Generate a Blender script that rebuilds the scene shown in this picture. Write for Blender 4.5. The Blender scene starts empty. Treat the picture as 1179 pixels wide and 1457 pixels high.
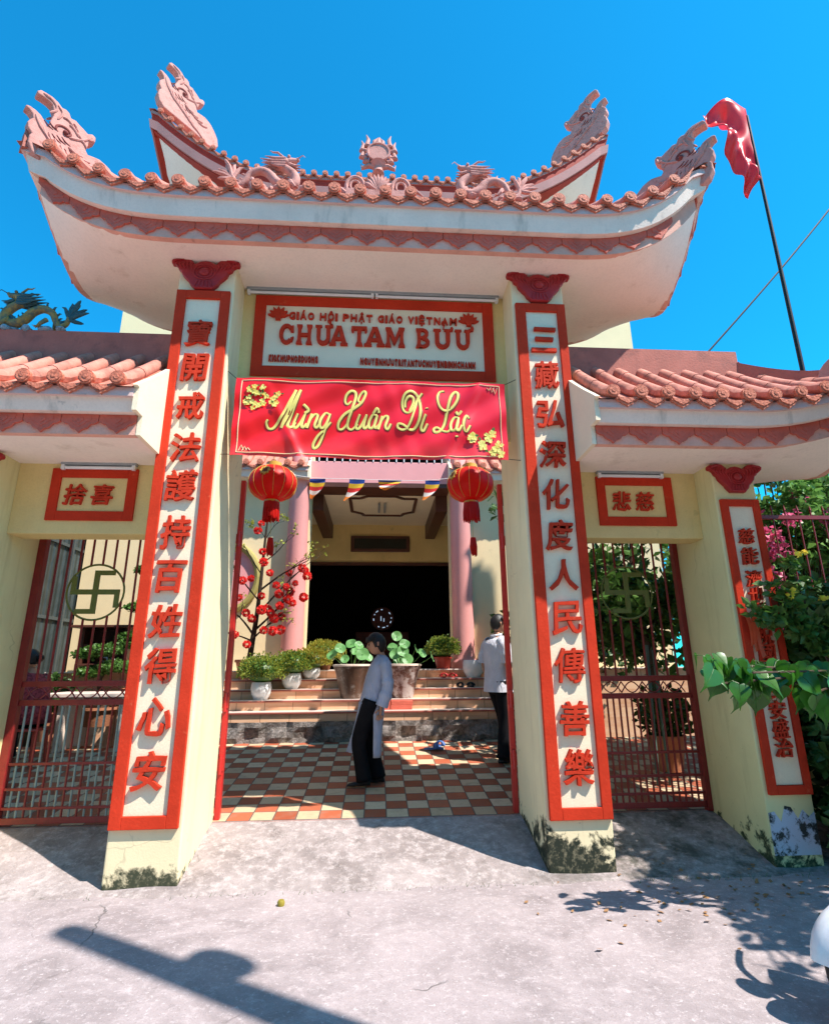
import bpy, bmesh, math, random
from mathutils import Vector, Matrix
R = math.radians
rnd = random.Random(7)
S = bpy.context.scene
COL = S.collection

# ------------------------------------------------------------ camera
CAM_H = 1.53
def cam_axes(yaw, pit, roll):
    cy, sy, cp, sp = math.cos(yaw), math.sin(yaw), math.cos(pit), math.sin(pit)
    cr, sr = math.cos(roll), math.sin(roll)
    fwd = Vector((sy*cp, cy*cp, sp)); r = Vector((cy, -sy, 0)); u = r.cross(fwd)
    return cr*r+sr*u, -sr*r+cr*u, fwd
cr_, cu_, cf_ = cam_axes(R(3.95), R(15.82), R(-0.46))
cd = bpy.data.cameras.new('camera'); cam = bpy.data.objects.new('camera', cd); COL.objects.link(cam)
cam.matrix_world = Matrix(((cr_.x, cu_.x, -cf_.x, 0), (cr_.y, cu_.y, -cf_.y, 0), (cr_.z, cu_.z, -cf_.z, CAM_H), (0, 0, 0, 1)))
cd.sensor_fit = 'HORIZONTAL'; cd.sensor_width = 36; cd.lens = 780/1179*36
cd.clip_start = 0.05; cd.clip_end = 900
S.camera = cam

# ------------------------------------------------------------ light
SUN_EL = R(56.5)
SUN_H = Vector((0.84, -0.543)).normalized()            # horizontal direction towards the sun
sunv = Vector((SUN_H.x*math.cos(SUN_EL), SUN_H.y*math.cos(SUN_EL), math.sin(SUN_EL)))
sd = bpy.data.lights.new('sun', 'SUN'); sd.energy = 5.0; sd.angle = R(0.5); sd.color = (1.0, 0.93, 0.86)
sun = bpy.data.objects.new('sun', sd); COL.objects.link(sun)
sun.rotation_euler = (-sunv).to_track_quat('-Z', 'Y').to_euler(); sun.location = (6, -4, 12)
W = bpy.data.worlds.new('World'); S.world = W; W.use_nodes = True
wn = W.node_tree.nodes; wl = W.node_tree.links
bg = wn['Background']; sky = wn.new('ShaderNodeTexSky'); sky.sky_type = 'NISHITA'; sky.sun_disc = False
sky.sun_elevation = SUN_EL; sky.sun_rotation = math.atan2(SUN_H.x, SUN_H.y)
sky.air_density = 1.0; sky.dust_density = 0.3; sky.ozone_density = 2.0
tint = wn.new('ShaderNodeVectorMath'); tint.operation = 'MULTIPLY'; tint.inputs[1].default_value = (0.055, .97, 1.25)   # the photograph's saturated azure
wl.new(sky.outputs[0], tint.inputs[0]); wl.new(tint.outputs[0], bg.inputs['Color'])
bg.inputs['Strength'].default_value = 0.13
S.view_settings.view_transform = 'Standard'; S.view_settings.look = 'None'
S.view_settings.exposure = 0.9; S.view_settings.gamma = 1.0; S.view_settings.use_curve_mapping = False

# ------------------------------------------------------------ mesh helpers
class MB:
    def __init__(s): s.v = []; s.f = []; s.m = []; s.cur = 0
    def mat(s, i): s.cur = i; return s
    def add(s, vs, fs):
        o = len(s.v); s.v += [tuple(v) for v in vs]
        for f in fs: s.f.append(tuple(i+o for i in f)); s.m.append(s.cur)
        return s
    def box(s, x0, x1, y0, y1, z0, z1):
        return s.add([(x0,y0,z0),(x1,y0,z0),(x1,y1,z0),(x0,y1,z0),(x0,y0,z1),(x1,y0,z1),(x1,y1,z1),(x0,y1,z1)],
                     [(0,3,2,1),(4,5,6,7),(0,1,5,4),(1,2,6,5),(2,3,7,6),(3,0,4,7)])
    def bar(s, a, b, w, d=None, up=(0,0,1)):
        a, b = Vector(a), Vector(b); d = d or w; t = (b-a).normalized(); up = Vector(up)
        if abs(t.dot(up)) > .95: up = Vector((0,1,0))
        x = t.cross(up).normalized()*w/2; y = x.cross(t).normalized()*d/2
        vs = [a-x-y, a+x-y, a+x+y, a-x+y, b-x-y, b+x-y, b+x+y, b-x+y]
        return s.add(vs, [(0,3,2,1),(4,5,6,7),(0,1,5,4),(1,2,6,5),(2,3,7,6),(3,0,4,7)])
    def prism(s, pts, fn0, fn1):
        """outline pts -> two faces (fn0 front, fn1 back) + sides"""
        n = len(pts); a = [fn0(p) for p in pts]; b = [fn1(p) for p in pts]
        return s.add(a+b, [tuple(range(n)), tuple(range(2*n-1, n-1, -1))] + [(i, i+n, (i+1)%n+n, (i+1)%n) for i in range(n)])
    def prism_xz(s, pts, y0, y1): return s.prism(pts, lambda p: (p[0], y0, p[1]), lambda p: (p[0], y1, p[1]))
    def tube(s, pts, rad, n=8, sx=1.0, flat=None, cap=True):
        """tube along pts; rad number or list; flat=(axis vector, factor) squashes it"""
        pts = [Vector(p) for p in pts]; m = len(pts)
        if not isinstance(rad, (list, tuple)): rad = [rad]*m
        vs = []; prev = None
        for i, p in enumerate(pts):
            t = (pts[min(i+1, m-1)]-pts[max(i-1, 0)])
            t = t.normalized() if t.length > 1e-9 else Vector((0,0,1))
            if prev is None:
                ref = Vector((0,0,1)) if abs(t.z) < .9 else Vector((0,1,0)); x = t.cross(ref).normalized()
            else:
                x = prev - t*prev.dot(t); x = x.normalized() if x.length > 1e-6 else t.orthogonal().normalized()
            prev = x; y = t.cross(x)
            for k in range(n):
                a = 2*math.pi*k/n; q = (x*math.cos(a)*sx+y*math.sin(a))*rad[i]
                if flat: ax = Vector(flat[0]); q = q-ax*q.dot(ax)*(1-flat[1])
                vs.append(p+q)
        fs = [(i*n+k, i*n+(k+1)%n, (i+1)*n+(k+1)%n, (i+1)*n+k) for i in range(m-1) for k in range(n)]
        if cap: fs += [tuple(range(n-1, -1, -1)), tuple(range((m-1)*n, m*n))]
        return s.add(vs, fs)
    def lathe(s, prof, c=(0,0,0), n=20, sx=1, sy=1):
        vs = []; m = len(prof)
        for r, z in prof:
            for k in range(n):
                a = 2*math.pi*k/n; vs.append((c[0]+r*sx*math.cos(a), c[1]+r*sy*math.sin(a), c[2]+z))
        fs = [(i*n+k, i*n+(k+1)%n, (i+1)*n+(k+1)%n, (i+1)*n+k) for i in range(m-1) for k in range(n)]
        fs += [tuple(range(n-1, -1, -1)), tuple(range((m-1)*n, m*n))]
        return s.add(vs, fs)
    def ball(s, c, r, n=12, m=8):
        if not isinstance(r, (tuple, list)): r = (r, r, r)
        prof = [(math.sin(math.pi*i/m), -math.cos(math.pi*i/m)) for i in range(m+1)]
        vs = []; c = Vector(c)
        for a, z in prof:
            for k in range(n):
                t = 2*math.pi*k/n; vs.append((c.x+max(a,.001)*r[0]*math.cos(t), c.y+max(a,.001)*r[1]*math.sin(t), c.z+z*r[2]))
        return s.add(vs, [(i*n+k, i*n+(k+1)%n, (i+1)*n+(k+1)%n, (i+1)*n+k) for i in range(m) for k in range(n)])
    def loft(s, rings, cap=True):
        n = len(rings[0]); vs = [v for r in rings for v in r]
        fs = [(i*n+k, i*n+(k+1)%n, (i+1)*n+(k+1)%n, (i+1)*n+k) for i in range(len(rings)-1) for k in range(n)]
        if cap: fs += [tuple(range(n-1, -1, -1)), tuple(range((len(rings)-1)*n, len(rings)*n))]
        return s.add(vs, fs)
    def grid(s, nx, ny, fn):
        vs = [fn(i/nx, j/ny) for j in range(ny+1) for i in range(nx+1)]
        return s.add(vs, [(j*(nx+1)+i, j*(nx+1)+i+1, (j+1)*(nx+1)+i+1, (j+1)*(nx+1)+i) for j in range(ny) for i in range(nx)])
    def merge(s, o, tf=None):
        off = len(s.v); s.v += [tuple(tf @ Vector(v)) if tf else v for v in o.v]
        s.f += [tuple(i+off for i in f) for f in o.f]; s.m += o.m; return s

ORIG = {}
def worg(p): return ORIG.get(p.name, Vector((0,0,0))) if p else Vector((0,0,0))
def obj(name, mb, mats, parent=None, smooth=False, bevel=0, local=False, fixn=True):
    me = bpy.data.meshes.new(name); o = worg(parent)
    vs = mb.v if local else [(v[0]-o.x, v[1]-o.y, v[2]-o.z) for v in mb.v]
    me.from_pydata(vs, [], mb.f)
    if not isinstance(mats, (list, tuple)): mats = [mats]
    for m in mats: me.materials.append(m)
    if len(mats) > 1: me.polygons.foreach_set('material_index', [min(i, len(mats)-1) for i in mb.m])
    if fixn:
        bm = bmesh.new(); bm.from_mesh(me); bmesh.ops.recalc_face_normals(bm, faces=bm.faces); bm.to_mesh(me); bm.free()
    if smooth:
        me.polygons.foreach_set('use_smooth', [True]*len(me.polygons))
        if smooth != 'all':
            try: me.set_sharp_from_angle(angle=R(40 if smooth is True else smooth))
            except Exception: pass
    me.update()
    ob = bpy.data.objects.new(name, me); COL.objects.link(ob)
    if parent: ob.parent = parent
    ORIG[ob.name] = o if not local else o
    if bevel:
        b = ob.modifiers.new('bevel', 'BEVEL'); b.width = bevel; b.segments = 2; b.limit_method = 'ANGLE'; b.angle_limit = R(50)
        b.harden_normals = False
    return ob
def thing(name, label, cat, loc=(0,0,0), rot=0, group=None):
    e = bpy.data.objects.new(name, None); COL.objects.link(e); e.location = loc; e.rotation_euler = (0,0,rot)
    e.empty_display_size = .1; e['label'] = label; e['category'] = cat
    if group: e['group'] = group
    ORIG[e.name] = Vector(loc); return e
def tag(o, label, cat, group=None):
    o['label'] = label; o['category'] = cat
    if group: o['group'] = group
    return o
def structure(o): o['kind'] = 'structure'; return o
def dup(root, loc, rot=0, label=None, group=None, scale=None):
    r = root.copy(); COL.objects.link(r); r.location = loc; r.rotation_euler = (0,0,rot)
    if scale: r.scale = (scale,)*3
    if label: r['label'] = label
    if group: r['group'] = group
    for ch in list(root.children):
        c = ch.copy(); COL.objects.link(c); c.parent = r
        for g in list(ch.children):
            d = g.copy(); COL.objects.link(d); d.parent = c
    return r
def smooth_path(pts, k=6):
    """Catmull-Rom through pts"""
    P = [Vector(p) for p in pts]; out = []
    for i in range(len(P)-1):
        a, b, c, d = P[max(i-1,0)], P[i], P[i+1], P[min(i+2,len(P)-1)]
        for j in range(k):
            t = j/k
            out.append(.5*((2*b)+(c-a)*t+(2*a-5*b+4*c-d)*t*t+(3*b-a-3*c+d)*t**3))
    out.append(P[-1]); return out

# ------------------------------------------------------------ material helpers
class NT:
    def __init__(s, name):
        s.m = bpy.data.materials.new(name); s.m.use_nodes = True; s.t = s.m.node_tree; s.b = s.t.nodes['Principled BSDF']
        s.out = s.t.nodes['Material Output']; s._tc = None; s._geo = None
    def n(s, ty, **kw):
        x = s.t.nodes.new(ty)
        for k, v in kw.items(): setattr(x, k, v)
        return x
    def put(s, sock, v):
        if v is None: return
        if hasattr(v, 'is_linked') or isinstance(v, bpy.types.NodeSocket): s.t.links.new(v, sock)
        elif isinstance(v, (tuple, list)) and len(v) == 3 and sock.type == 'RGBA': sock.default_value = (*v, 1)
        else: sock.default_value = v
    @property
    def oc(s):
        if not s._tc: s._tc = s.n('ShaderNodeTexCoord')
        return s._tc.outputs['Object']
    @property
    def pos(s):
        if not s._geo: s._geo = s.n('ShaderNodeNewGeometry')
        return s._geo.outputs['Position']
    def xyz(s, v):
        x = s.n('ShaderNodeSeparateXYZ'); s.put(x.inputs[0], v); return x.outputs
    def comb(s, x, y, z):
        c = s.n('ShaderNodeCombineXYZ'); s.put(c.inputs[0], x); s.put(c.inputs[1], y); s.put(c.inputs[2], z); return c.outputs[0]
    def mth(s, op, a, b=None, c=None, clamp=False):
        x = s.n('ShaderNodeMath', operation=op, use_clamp=clamp); s.put(x.inputs[0], a)
        if b is not None: s.put(x.inputs[1], b)
        if c is not None: s.put(x.inputs[2], c)
        return x.outputs[0]
    def mix(s, f, a, b):
        x = s.n('ShaderNodeMix', data_type='RGBA'); s.put(x.inputs[0], f); s.put(x.inputs[6], a); s.put(x.inputs[7], b); return x.outputs[2]
    def noise(s, scale, det=5, rough=.6, vec=None, dist=0):
        x = s.n('ShaderNodeTexNoise'); s.put(x.inputs['Vector'], vec or s.oc); x.inputs['Scale'].default_value = scale
        x.inputs['Detail'].default_value = det; x.inputs['Roughness'].default_value = rough; x.inputs['Distortion'].default_value = dist
        return x.outputs['Fac']
    def vor(s, scale, vec=None, feature='F1', out='Distance'):
        x = s.n('ShaderNodeTexVoronoi', feature=feature); s.put(x.inputs['Vector'], vec or s.oc); x.inputs['Scale'].default_value = scale
        return x.outputs[out]
    def white(s, vec):
        x = s.n('ShaderNodeTexWhiteNoise'); s.put(x.inputs['Vector'], vec); return x.outputs['Value']
    def mapr(s, v, a, b, c=0., d=1.):
        x = s.n('ShaderNodeMapRange'); s.put(x.inputs[0], v)
        for i, k in enumerate((a, b, c, d)): x.inputs[i+1].default_value = k
        return x.outputs[0]
    def scale(s, vec, sc):
        x = s.n('ShaderNodeMapping'); s.put(x.inputs[0], vec); x.inputs['Scale'].default_value = sc; return x.outputs[0]
    def bump(s, h, strength=.3, dist=.01):
        x = s.n('ShaderNodeBump'); s.put(x.inputs['Height'], h); x.inputs['Strength'].default_value = strength; x.inputs['Distance'].default_value = dist
        s.t.links.new(x.outputs[0], s.b.inputs['Normal']); return s
    def fin(s, col, rough=.6, spec=.3, metal=0):
        s.put(s.b.inputs['Base Color'], col); s.put(s.b.inputs['Roughness'], rough); s.put(s.b.inputs['Specular IOR Level'], spec)
        s.b.inputs['Metallic'].default_value = metal; return s.m
def sc(c, k): return tuple(min(1, x*k) for x in c)
def paint(name, col, rough=.55, var=.15, ns=2.5, bump=.15, bs=60, spec=.3, grime=None, gs=6, gt=(.58, .72), metal=0, drip=0):
    t = NT(name); n1 = t.noise(ns, 6, .65); n2 = t.noise(bs, 3, .6)
    c = t.mix(t.mapr(n1, .3, .7), sc(col, 1-var), sc(col, 1+var*.6))
    c = t.mix(t.mapr(n2, .45, .8, 0, .35), c, sc(col, .75))
    if grime: c = t.mix(t.mapr(t.noise(gs, 8, .7), gt[0], gt[1], 0, .75), c, grime)
    if drip: c = t.mix(t.mapr(t.noise(5, 6, .7, t.scale(t.oc, (1, 1, .12))), .55, .75, 0, drip), c, grime or sc(col, .4))
    t.bump(t.mth('ADD', n2, t.mth('MULTIPLY', n1, .6)), bump, .01)
    return t.fin(c, rough, spec, metal)
def leafmat(name, col, col2, trans=.3, rough=.45, scale=9, spec=.4):
    t = NT(name); c = t.mix(t.mapr(t.noise(scale, 3, .6), .3, .7), col, col2)
    info = t.n('ShaderNodeNewGeometry'); c = t.mix(t.mth('MULTIPLY', info.outputs['Random Per Island'], .55), c, sc(col2, 1.5))
    t.fin(c, rough, spec)
    tr = t.n('ShaderNodeBsdfTranslucent'); t.put(tr.inputs[0], c); mx = t.n('ShaderNodeMixShader'); mx.inputs[0].default_value = trans
    t.t.links.new(t.b.outputs[0], mx.inputs[1]); t.t.links.new(tr.outputs[0], mx.inputs[2]); t.t.links.new(mx.outputs[0], t.out.inputs[0])
    return t.m

# ------------------------------------------------------------ materials
def pillar_mat(name, col, stain, zlo, zhi, amount, seed=0):
    t = NT(name); z = t.xyz(t.pos)[2]; pv = t.scale(t.pos, (1, 1, 1))
    n1 = t.noise(1.6, 6, .65, pv); n2 = t.noise(70, 3, .6, pv)
    c = t.mix(t.mapr(n1, .3, .7), sc(col, .92), sc(col, 1.06))
    c = t.mix(t.mapr(t.noise(4, 7, .7, t.scale(t.pos, (1.5, 1.5, .15))), .54, .74, 0, .5), c, (col[0]*.62, col[1]*.56, col[2]*.5))     # run-off streaks
    c = t.mix(t.mapr(t.noise(30, 5, .75, pv), .66, .72, 0, .6), c, sc(col, .45))                               # specks
    wv_ = t.n('ShaderNodeVectorMath', operation='ADD'); t.put(wv_.inputs[0], t.scale(pv, (1.3, 1.3, .6))); nz_ = t.n('ShaderNodeTexNoise'); t.put(nz_.inputs['Vector'], pv); nz_.inputs['Scale'].default_value = 4; sc__ = t.n('ShaderNodeVectorMath', operation='SCALE'); t.put(sc__.inputs[0], nz_.outputs['Color']); sc__.inputs['Scale'].default_value = .4; t.put(wv_.inputs[1], sc__.outputs[0])
    ck = t.mth('MULTIPLY', t.mapr(t.vor(1.1, wv_.outputs[0], 'DISTANCE_TO_EDGE'), .002, .006, 1, 0), t.mapr(t.noise(1.3, 3, .6, pv), .52, .6)); c = t.mix(t.mth('MULTIPLY', ck, .3), c, sc(col, .3))
    h = t.mapr(z, zlo, zhi, 1, 0)
    blot = t.mth('ADD', t.noise(5+seed*.3, 8, .66, pv, .3), t.mth('MULTIPLY', h, .42))
    k = t.mapr(blot, .80-amount, .88-amount, 0, 1)
    k = t.mth('MULTIPLY', k, t.mapr(h, 0, .15))
    c = t.mix(t.mth('MULTIPLY', k, t.mapr(t.noise(24, 5, .7, pv), .30, .5, .75, 1.)), c, stain)
    t.bump(t.mth('ADD', t.mth('MULTIPLY', n2, .5), t.mth('ADD', n1, t.mth('MULTIPLY', k, -.3))), .22, .012)
    return t.fin(c, .75, .2)
CREAM = (.83, .70, .44); YEL = (.78, .60, .26)
M_pil_l = pillar_mat('cream_plaster_left', CREAM, (.055, .06, .035), .0, .26, .03)
M_pil_r = pillar_mat('cream_plaster_right', CREAM, (.025, .03, .02), .0, .46, .16, 3)
M_pil_f = pillar_mat('yellow_plaster_worn', (.75, .66, .34), (.05, .06, .03), .02, .6, .0, 5)
M_panel = paint('panel_white', (.86, .74, .53), .7, .07, 2, .2, 90, .2, (.35, .33, .27), 18, (.70, .76))
M_red = paint('red_paint', (.58, .044, .018), .7, .18, 3, .25, 50, .06, (.64, .13, .06), 14, (.62, .74))
M_redlet = paint('red_letter_paint', (.58, .046, .02), .7, .20, 9, .25, 90, .06, (.66, .17, .09), 22, (.62, .75))
M_deepred = paint('deep_red_paint', (.36, .016, .018), .45, .2, 5, .2, 50, .4)
M_wall = paint('yellow_plaster', YEL, .75, .12, 1.5, .2, 60, .2, (.35, .30, .14), 5, (.62, .78), drip=.25)
M_soffit = paint('soffit_plaster', (.93, .80, .68), .8, .08, 1.2, .2, 40, .1, (.50, .37, .26), 2.6, (.58, .80), drip=.0)
M_fascia = paint('fascia_white', (.86, .69, .57), .75, .12, 2.2, .25, 50, .2, (.16, .15, .12), 5, (.64, .75), drip=.55)
M_band = paint('band_pink', (.76, .40, .30), .75, .15, 4, .25, 60, .2, (.25, .12, .10), 9, (.6, .75))
M_scal = paint('scallop_terracotta', (.60, .13, .085), .7, .22, 6, .35, 45, .25, (.14, .05, .04), 12, (.58, .74))
M_tile = paint('roof_tile', (.57, .225, .165), .75, .38, 6, .3, 50, .25, (.13, .07, .055), 7, (.55, .72))
M_cap = paint('tile_end', (.64, .20, .12), .7, .28, 22, .9, 55, .25, (.30, .08, .05), 40, (.50, .62))
M_ridge = paint('ridge_plaster', (.46, .155, .115), .75, .2, 4, .3, 50, .2, (.17, .08, .07), 6, (.55, .75), drip=.3)
M_orn = paint('ornament_pink', (.60, .275, .225), .7, .18, 8, .35, 60, .15, (.24, .06, .04), 12, (.54, .72))
M_orngr = paint('ornament_groove', (.24, .055, .045), .7, .15, 8, .2, 60, .2)
M_fasred = paint('temple_fascia_red', (.42, .035, .016), .65, .18, 3, .2, 50, .25)
M_fasp = paint('temple_fascia_pink', (.50, .22, .19), .7, .12, 3, .2, 50, .25)
M_twall = paint('temple_wall', (.80, .63, .37), .75, .08, 1.2, .15, 60, .2, (.45, .36, .2), 4, (.62, .8))
M_pink = paint('pink_column', (.74, .31, .28), .55, .08, 2, .1, 60, .35)
M_pink2 = paint('pink_beam', (.80, .34, .33), .6, .07, 2, .1, 60, .3)
M_brown = paint('brown_wood', (.10, .035, .022), .45, .2, 3, .2, 40, .4)
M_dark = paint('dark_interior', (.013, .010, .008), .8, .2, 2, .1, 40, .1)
M_white = paint('white_enamel', (.78, .78, .76), .3, .05, 3, .05, 60, .5)
M_metalred = paint('gate_red_metal', (.22, .016, .015), .38, .22, 12, .2, 70, .5, (.12, .03, .02), 14, (.58, .72))
M_metalgrey = paint('gate_grey_bar', (.22, .30, .30), .4, .2, 12, .2, 70, .5, (.18, .07, .04), 16, (.60, .72))
M_olive = paint('gate_olive', (.15, .17, .035), .5, .15, 10, .15, 60, .4)
M_postred = paint('post_red', (.52, .022, .018), .35, .12, 6, .15, 50, .5)
M_pot = paint('white_glaze', (.78, .78, .77), .15, .05, 4, .03, 30, .6)
M_potred = paint('red_plastic', (.46, .05, .03), .4, .1, 5, .1, 40, .4)
M_terra = paint('terracotta_pot', (.42, .17, .09), .75, .2, 6, .3, 50, .2)
M_urn = paint('glazed_brown_urn', (.10, .055, .035), .28, .35, 6, .3, 40, .5, (.40, .36, .33), 9, (.55, .70))
M_bark = paint('bark', (.10, .07, .05), .85, .3, 8, .8, 30, .1, (.04, .03, .02), 12, (.5, .7))
M_bark2 = paint('twig', (.05, .035, .025), .85, .3, 12, .5, 40, .1)
M_rubber = paint('black_rubber', (.018, .018, .019), .6, .2, 8, .15, 60, .3)
M_black = paint('black_cloth', (.010, .010, .012), .85, .25, 10, .3, 90, .1)
M_skin = paint('skin', (.44, .235, .15), .5, .08, 8, .06, 80, .35)
M_hair = paint('black_hair', (.010, .009, .009), .45, .2, 40, .4, 70, .4)
M_cable = paint('cable_black', (.015, .015, .016), .6, .1)
M_gold = paint('gold_paint', (.62, .40, .07), .35, .12, 8, .1, 40, .5)
M_steel = paint('weathered_steel', (.33, .35, .35), .4, .15, 6, .1, 50, .5)
M_leafd = leafmat('leaf_dark', (.022, .06, .014), (.05, .11, .022), .25)
M_leafm = leafmat('leaf_mid', (.035, .10, .018), (.08, .17, .03), .3)
M_leafb = leafmat('leaf_bodhi', (.016, .075, .008), (.05, .18, .014), .28, .28, 3, .5)
M_leafy = leafmat('leaf_yellowgreen', (.15, .21, .025), (.34, .35, .05), .3)
M_leafo = leafmat('leaf_olivegold', (.24, .18, .025), (.38, .30, .045), .3)
M_leafs = leafmat('leaf_sunny', (.06, .16, .03), (.14, .28, .06), .35)
M_lotus = leafmat('lotus_leaf', (.04, .17, .03), (.16, .36, .12), .35)
M_bougain = leafmat('bougainvillea_bract', (.60, .06, .19), (.72, .15, .28), .35)
M_yflower = leafmat('allamanda_flower', (.75, .48, .03), (.82, .6, .06), .3)
M_redpom = leafmat('red_pompom', (.70, .025, .02), (.78, .06, .05), .3)
M_orange = leafmat('orange_ribbon', (.75, .09, .03), (.8, .14, .05), .3)

def ground_mat():
    t = NT('street_concrete'); p = t.pos
    n0 = t.noise(.45, 5, .6, p); n1 = t.noise(2.2, 8, .72, p, .8); n2 = t.noise(16, 7, .78, p); n3 = t.noise(120, 3, .6, p)
    c = t.mix(t.mapr(n1, .36, .64), (.225, .188, .186), (.385, .325, .322))
    c = t.mix(t.mapr(n0, .35, .65, 0, .5), c, (.38, .315, .315))
    c = t.mix(t.mapr(n2, .52, .72, 0, .75), c, (.54, .47, .465))
    c = t.mix(t.mapr(t.noise(5, 9, .8, p, 1.2), .57, .70, 0, .6), c, (.17, .14, .135))
    c = t.mix(t.mapr(n3, .58, .70, 0, .65), c, (.13, .11, .10)); c = t.mix(t.mapr(t.noise(34, 6, .8, p), .57, .66, 0, .75), c, (.66, .59, .58))
    wob = t.n('ShaderNodeVectorMath', operation='ADD'); t.put(wob.inputs[0], p)
    nn = t.n('ShaderNodeTexNoise'); t.put(nn.inputs['Vector'], p); nn.inputs['Scale'].default_value = 2.5; nn.inputs['Detail'].default_value = 6
    sc_ = t.n('ShaderNodeVectorMath', operation='SCALE'); t.put(sc_.inputs[0], nn.outputs['Color']); sc_.inputs['Scale'].default_value = .5
    t.put(wob.inputs[1], sc_.outputs[0])
    e = t.vor(.5, wob.outputs[0], 'DISTANCE_TO_EDGE')
    crack = t.mth('MULTIPLY', t.mapr(e, .0015, .004, 1, 0), t.mapr(t.noise(.9, 3, .6, p), .56, .62))
    c = t.mix(t.mth('MULTIPLY', crack, .75), c, (.10, .09, .085))
    hgt = t.mth('ADD', t.mth('MULTIPLY', n2, 1.), t.mth('ADD', t.mth('MULTIPLY', n3, .35), t.mth('ADD', n1, t.mth('MULTIPLY', crack, -1.2))))
    t.bump(hgt, .42, .02)
    return t.fin(c, t.mapr(n2, .3, .7, .75, .92), .2)
def apron_mat():
    t = NT('apron_concrete'); p = t.pos; x = t.xyz(p)[0]
    n1 = t.noise(1.8, 8, .7, p, .8); n2 = t.noise(14, 8, .78, p); n3 = t.noise(90, 3, .6, p)
    c = t.mix(t.mapr(n1, .30, .68), (.19, .155, .145), (.41, .345, .33))
    c = t.mix(t.mapr(n2, .48, .66, 0, .75), c, (.55, .48, .46))
    c = t.mix(t.mapr(t.noise(6, 9, .8, p, 1), .56, .68, 0, .7), c, (.12, .105, .09))
    moss = t.mth('MULTIPLY', t.mapr(t.noise(4, 8, .75, p), .42, .6), t.mapr(x, .9, 1.9))
    c = t.mix(t.mth('MULTIPLY', moss, .8), c, (.045, .05, .035))
    c = t.mix(t.mapr(n3, .64, .74, 0, .6), c, (.10, .09, .08))
    t.bump(t.mth('ADD', n2, t.mth('ADD', n1, t.mth('MULTIPLY', n3, .4))), .6, .03)
    return t.fin(c, .9, .15)
def tile_floor_mat():
    t = NT('courtyard_tiles'); x, y, z = t.xyz(t.pos); T = .2
    u = t.mth('DIVIDE', t.mth('SUBTRACT', x, .104), T); v = t.mth('DIVIDE', t.mth('SUBTRACT', y, 5.43), T*.994)
    fu, fv = t.mth('FLOOR', u), t.mth('FLOOR', v)
    par = t.mth('MODULO', t.mth('ADD', t.mth('ADD', fu, fv), 100), 2)
    cell = t.comb(fu, fv, 0); rv = t.white(cell)
    a = t.mix(rv, (.27, .062, .026), (.44, .11, .05)); b = t.mix(rv, (.46, .33, .20), (.63, .48, .31))
    c = t.mix(t.mth('GREATER_THAN', par, .5), b, a)
    n = t.noise(9, 7, .7, t.pos); c = t.mix(t.mapr(n, .5, .75, 0, .5), c, (.25, .18, .13))
    c = t.mix(t.mapr(t.noise(60, 3, .6, t.pos), .6, .75, 0, .35), c, (.15, .10, .08))
    def edge(w): return t.mth('MINIMUM', w, t.mth('SUBTRACT', 1, w))
    g = t.mth('MINIMUM', edge(t.mth('FRACT', u)), edge(t.mth('FRACT', v)))
    gm = t.mapr(g, .018, .034, 1, 0); c = t.mix(gm, c, (.10, .085, .075))
    t.bump(t.mth('SUBTRACT', t.mth('MULTIPLY', n, .4), gm), .35, .006)
    return t.fin(c, t.mapr(n, .3, .7, .45, .75), .35)
def rough_stone_mat():
    t = NT('rough_mortar'); p = t.pos; n1 = t.noise(7, 9, .8, p, 1); n2 = t.noise(40, 5, .7, p)
    c = t.mix(t.mapr(n1, .35, .62), (.07, .06, .05), (.42, .37, .34)); c = t.mix(t.mapr(n2, .55, .7, 0, .5), c, (.06, .055, .05))
    t.bump(t.mth('ADD', n1, n2), 1., .04); return t.fin(c, .95, .1)
def step_mat():
    t = NT('step_tiles'); x, y, z = t.xyz(t.pos)
    fu = t.mth('FLOOR', t.mth('DIVIDE', x, .40)); fz = t.mth('FLOOR', t.mth('DIVIDE', z, .145))
    rv = t.white(t.comb(fu, fz, 0)); n = t.noise(5, 6, .7, t.scale(t.pos, (1, 1, 4)))
    c = t.mix(rv, (.62, .31, .17), (.78, .47, .28)); c = t.mix(t.mapr(n, .4, .7, 0, .5), c, (.80, .55, .40))
    fr = t.mth('FRACT', t.mth('DIVIDE', x, .40)); g = t.mapr(t.mth('MINIMUM', fr, t.mth('SUBTRACT', 1, fr)), .006, .014, 1, 0)
    c = t.mix(g, c, (.25, .13, .08)); return t.fin(c, .3, .45)
def cloth_mat(name, col, rough=.8, sheen=0, col2=None):
    t = NT(name); n = t.noise(4, 4, .6); w = t.noise(260, 2, .5)
    c = t.mix(t.mapr(n, .35, .65), sc(col, .9), col2 or sc(col, 1.08)); t.bump(t.mth('ADD', t.mth('MULTIPLY', w, .25), t.mth('MULTIPLY', t.noise(9, 4, .55, t.scale(t.oc, (1.6, 1.6, .5)), 1.2), 1.5)), .8, .022)
    return t.fin(c, rough, .2)
M_ground = ground_mat(); M_apron = apron_mat(); M_floor = tile_floor_mat(); M_stone = rough_stone_mat(); M_step = step_mat()
M_tread = paint('tread_cream', (.70, .58, .50), .35, .08, 4, .1, 50, .45, (.4, .25, .18), 12, (.6, .78))
M_nose = paint('tread_nosing_red', (.38, .10, .07), .4, .12, 5, .1, 50, .4)
M_silk = cloth_mat('pale_blue_silk', (.40, .45, .58), .5)
M_shirt = cloth_mat('white_shirt', (.68, .68, .74), .8)
M_blouse = paint('pink_pattern_blouse', (.34, .06, .075), .8, .3, 30, .2, 60, .2, (.10, .012, .02), 26, (.48, .56))
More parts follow.
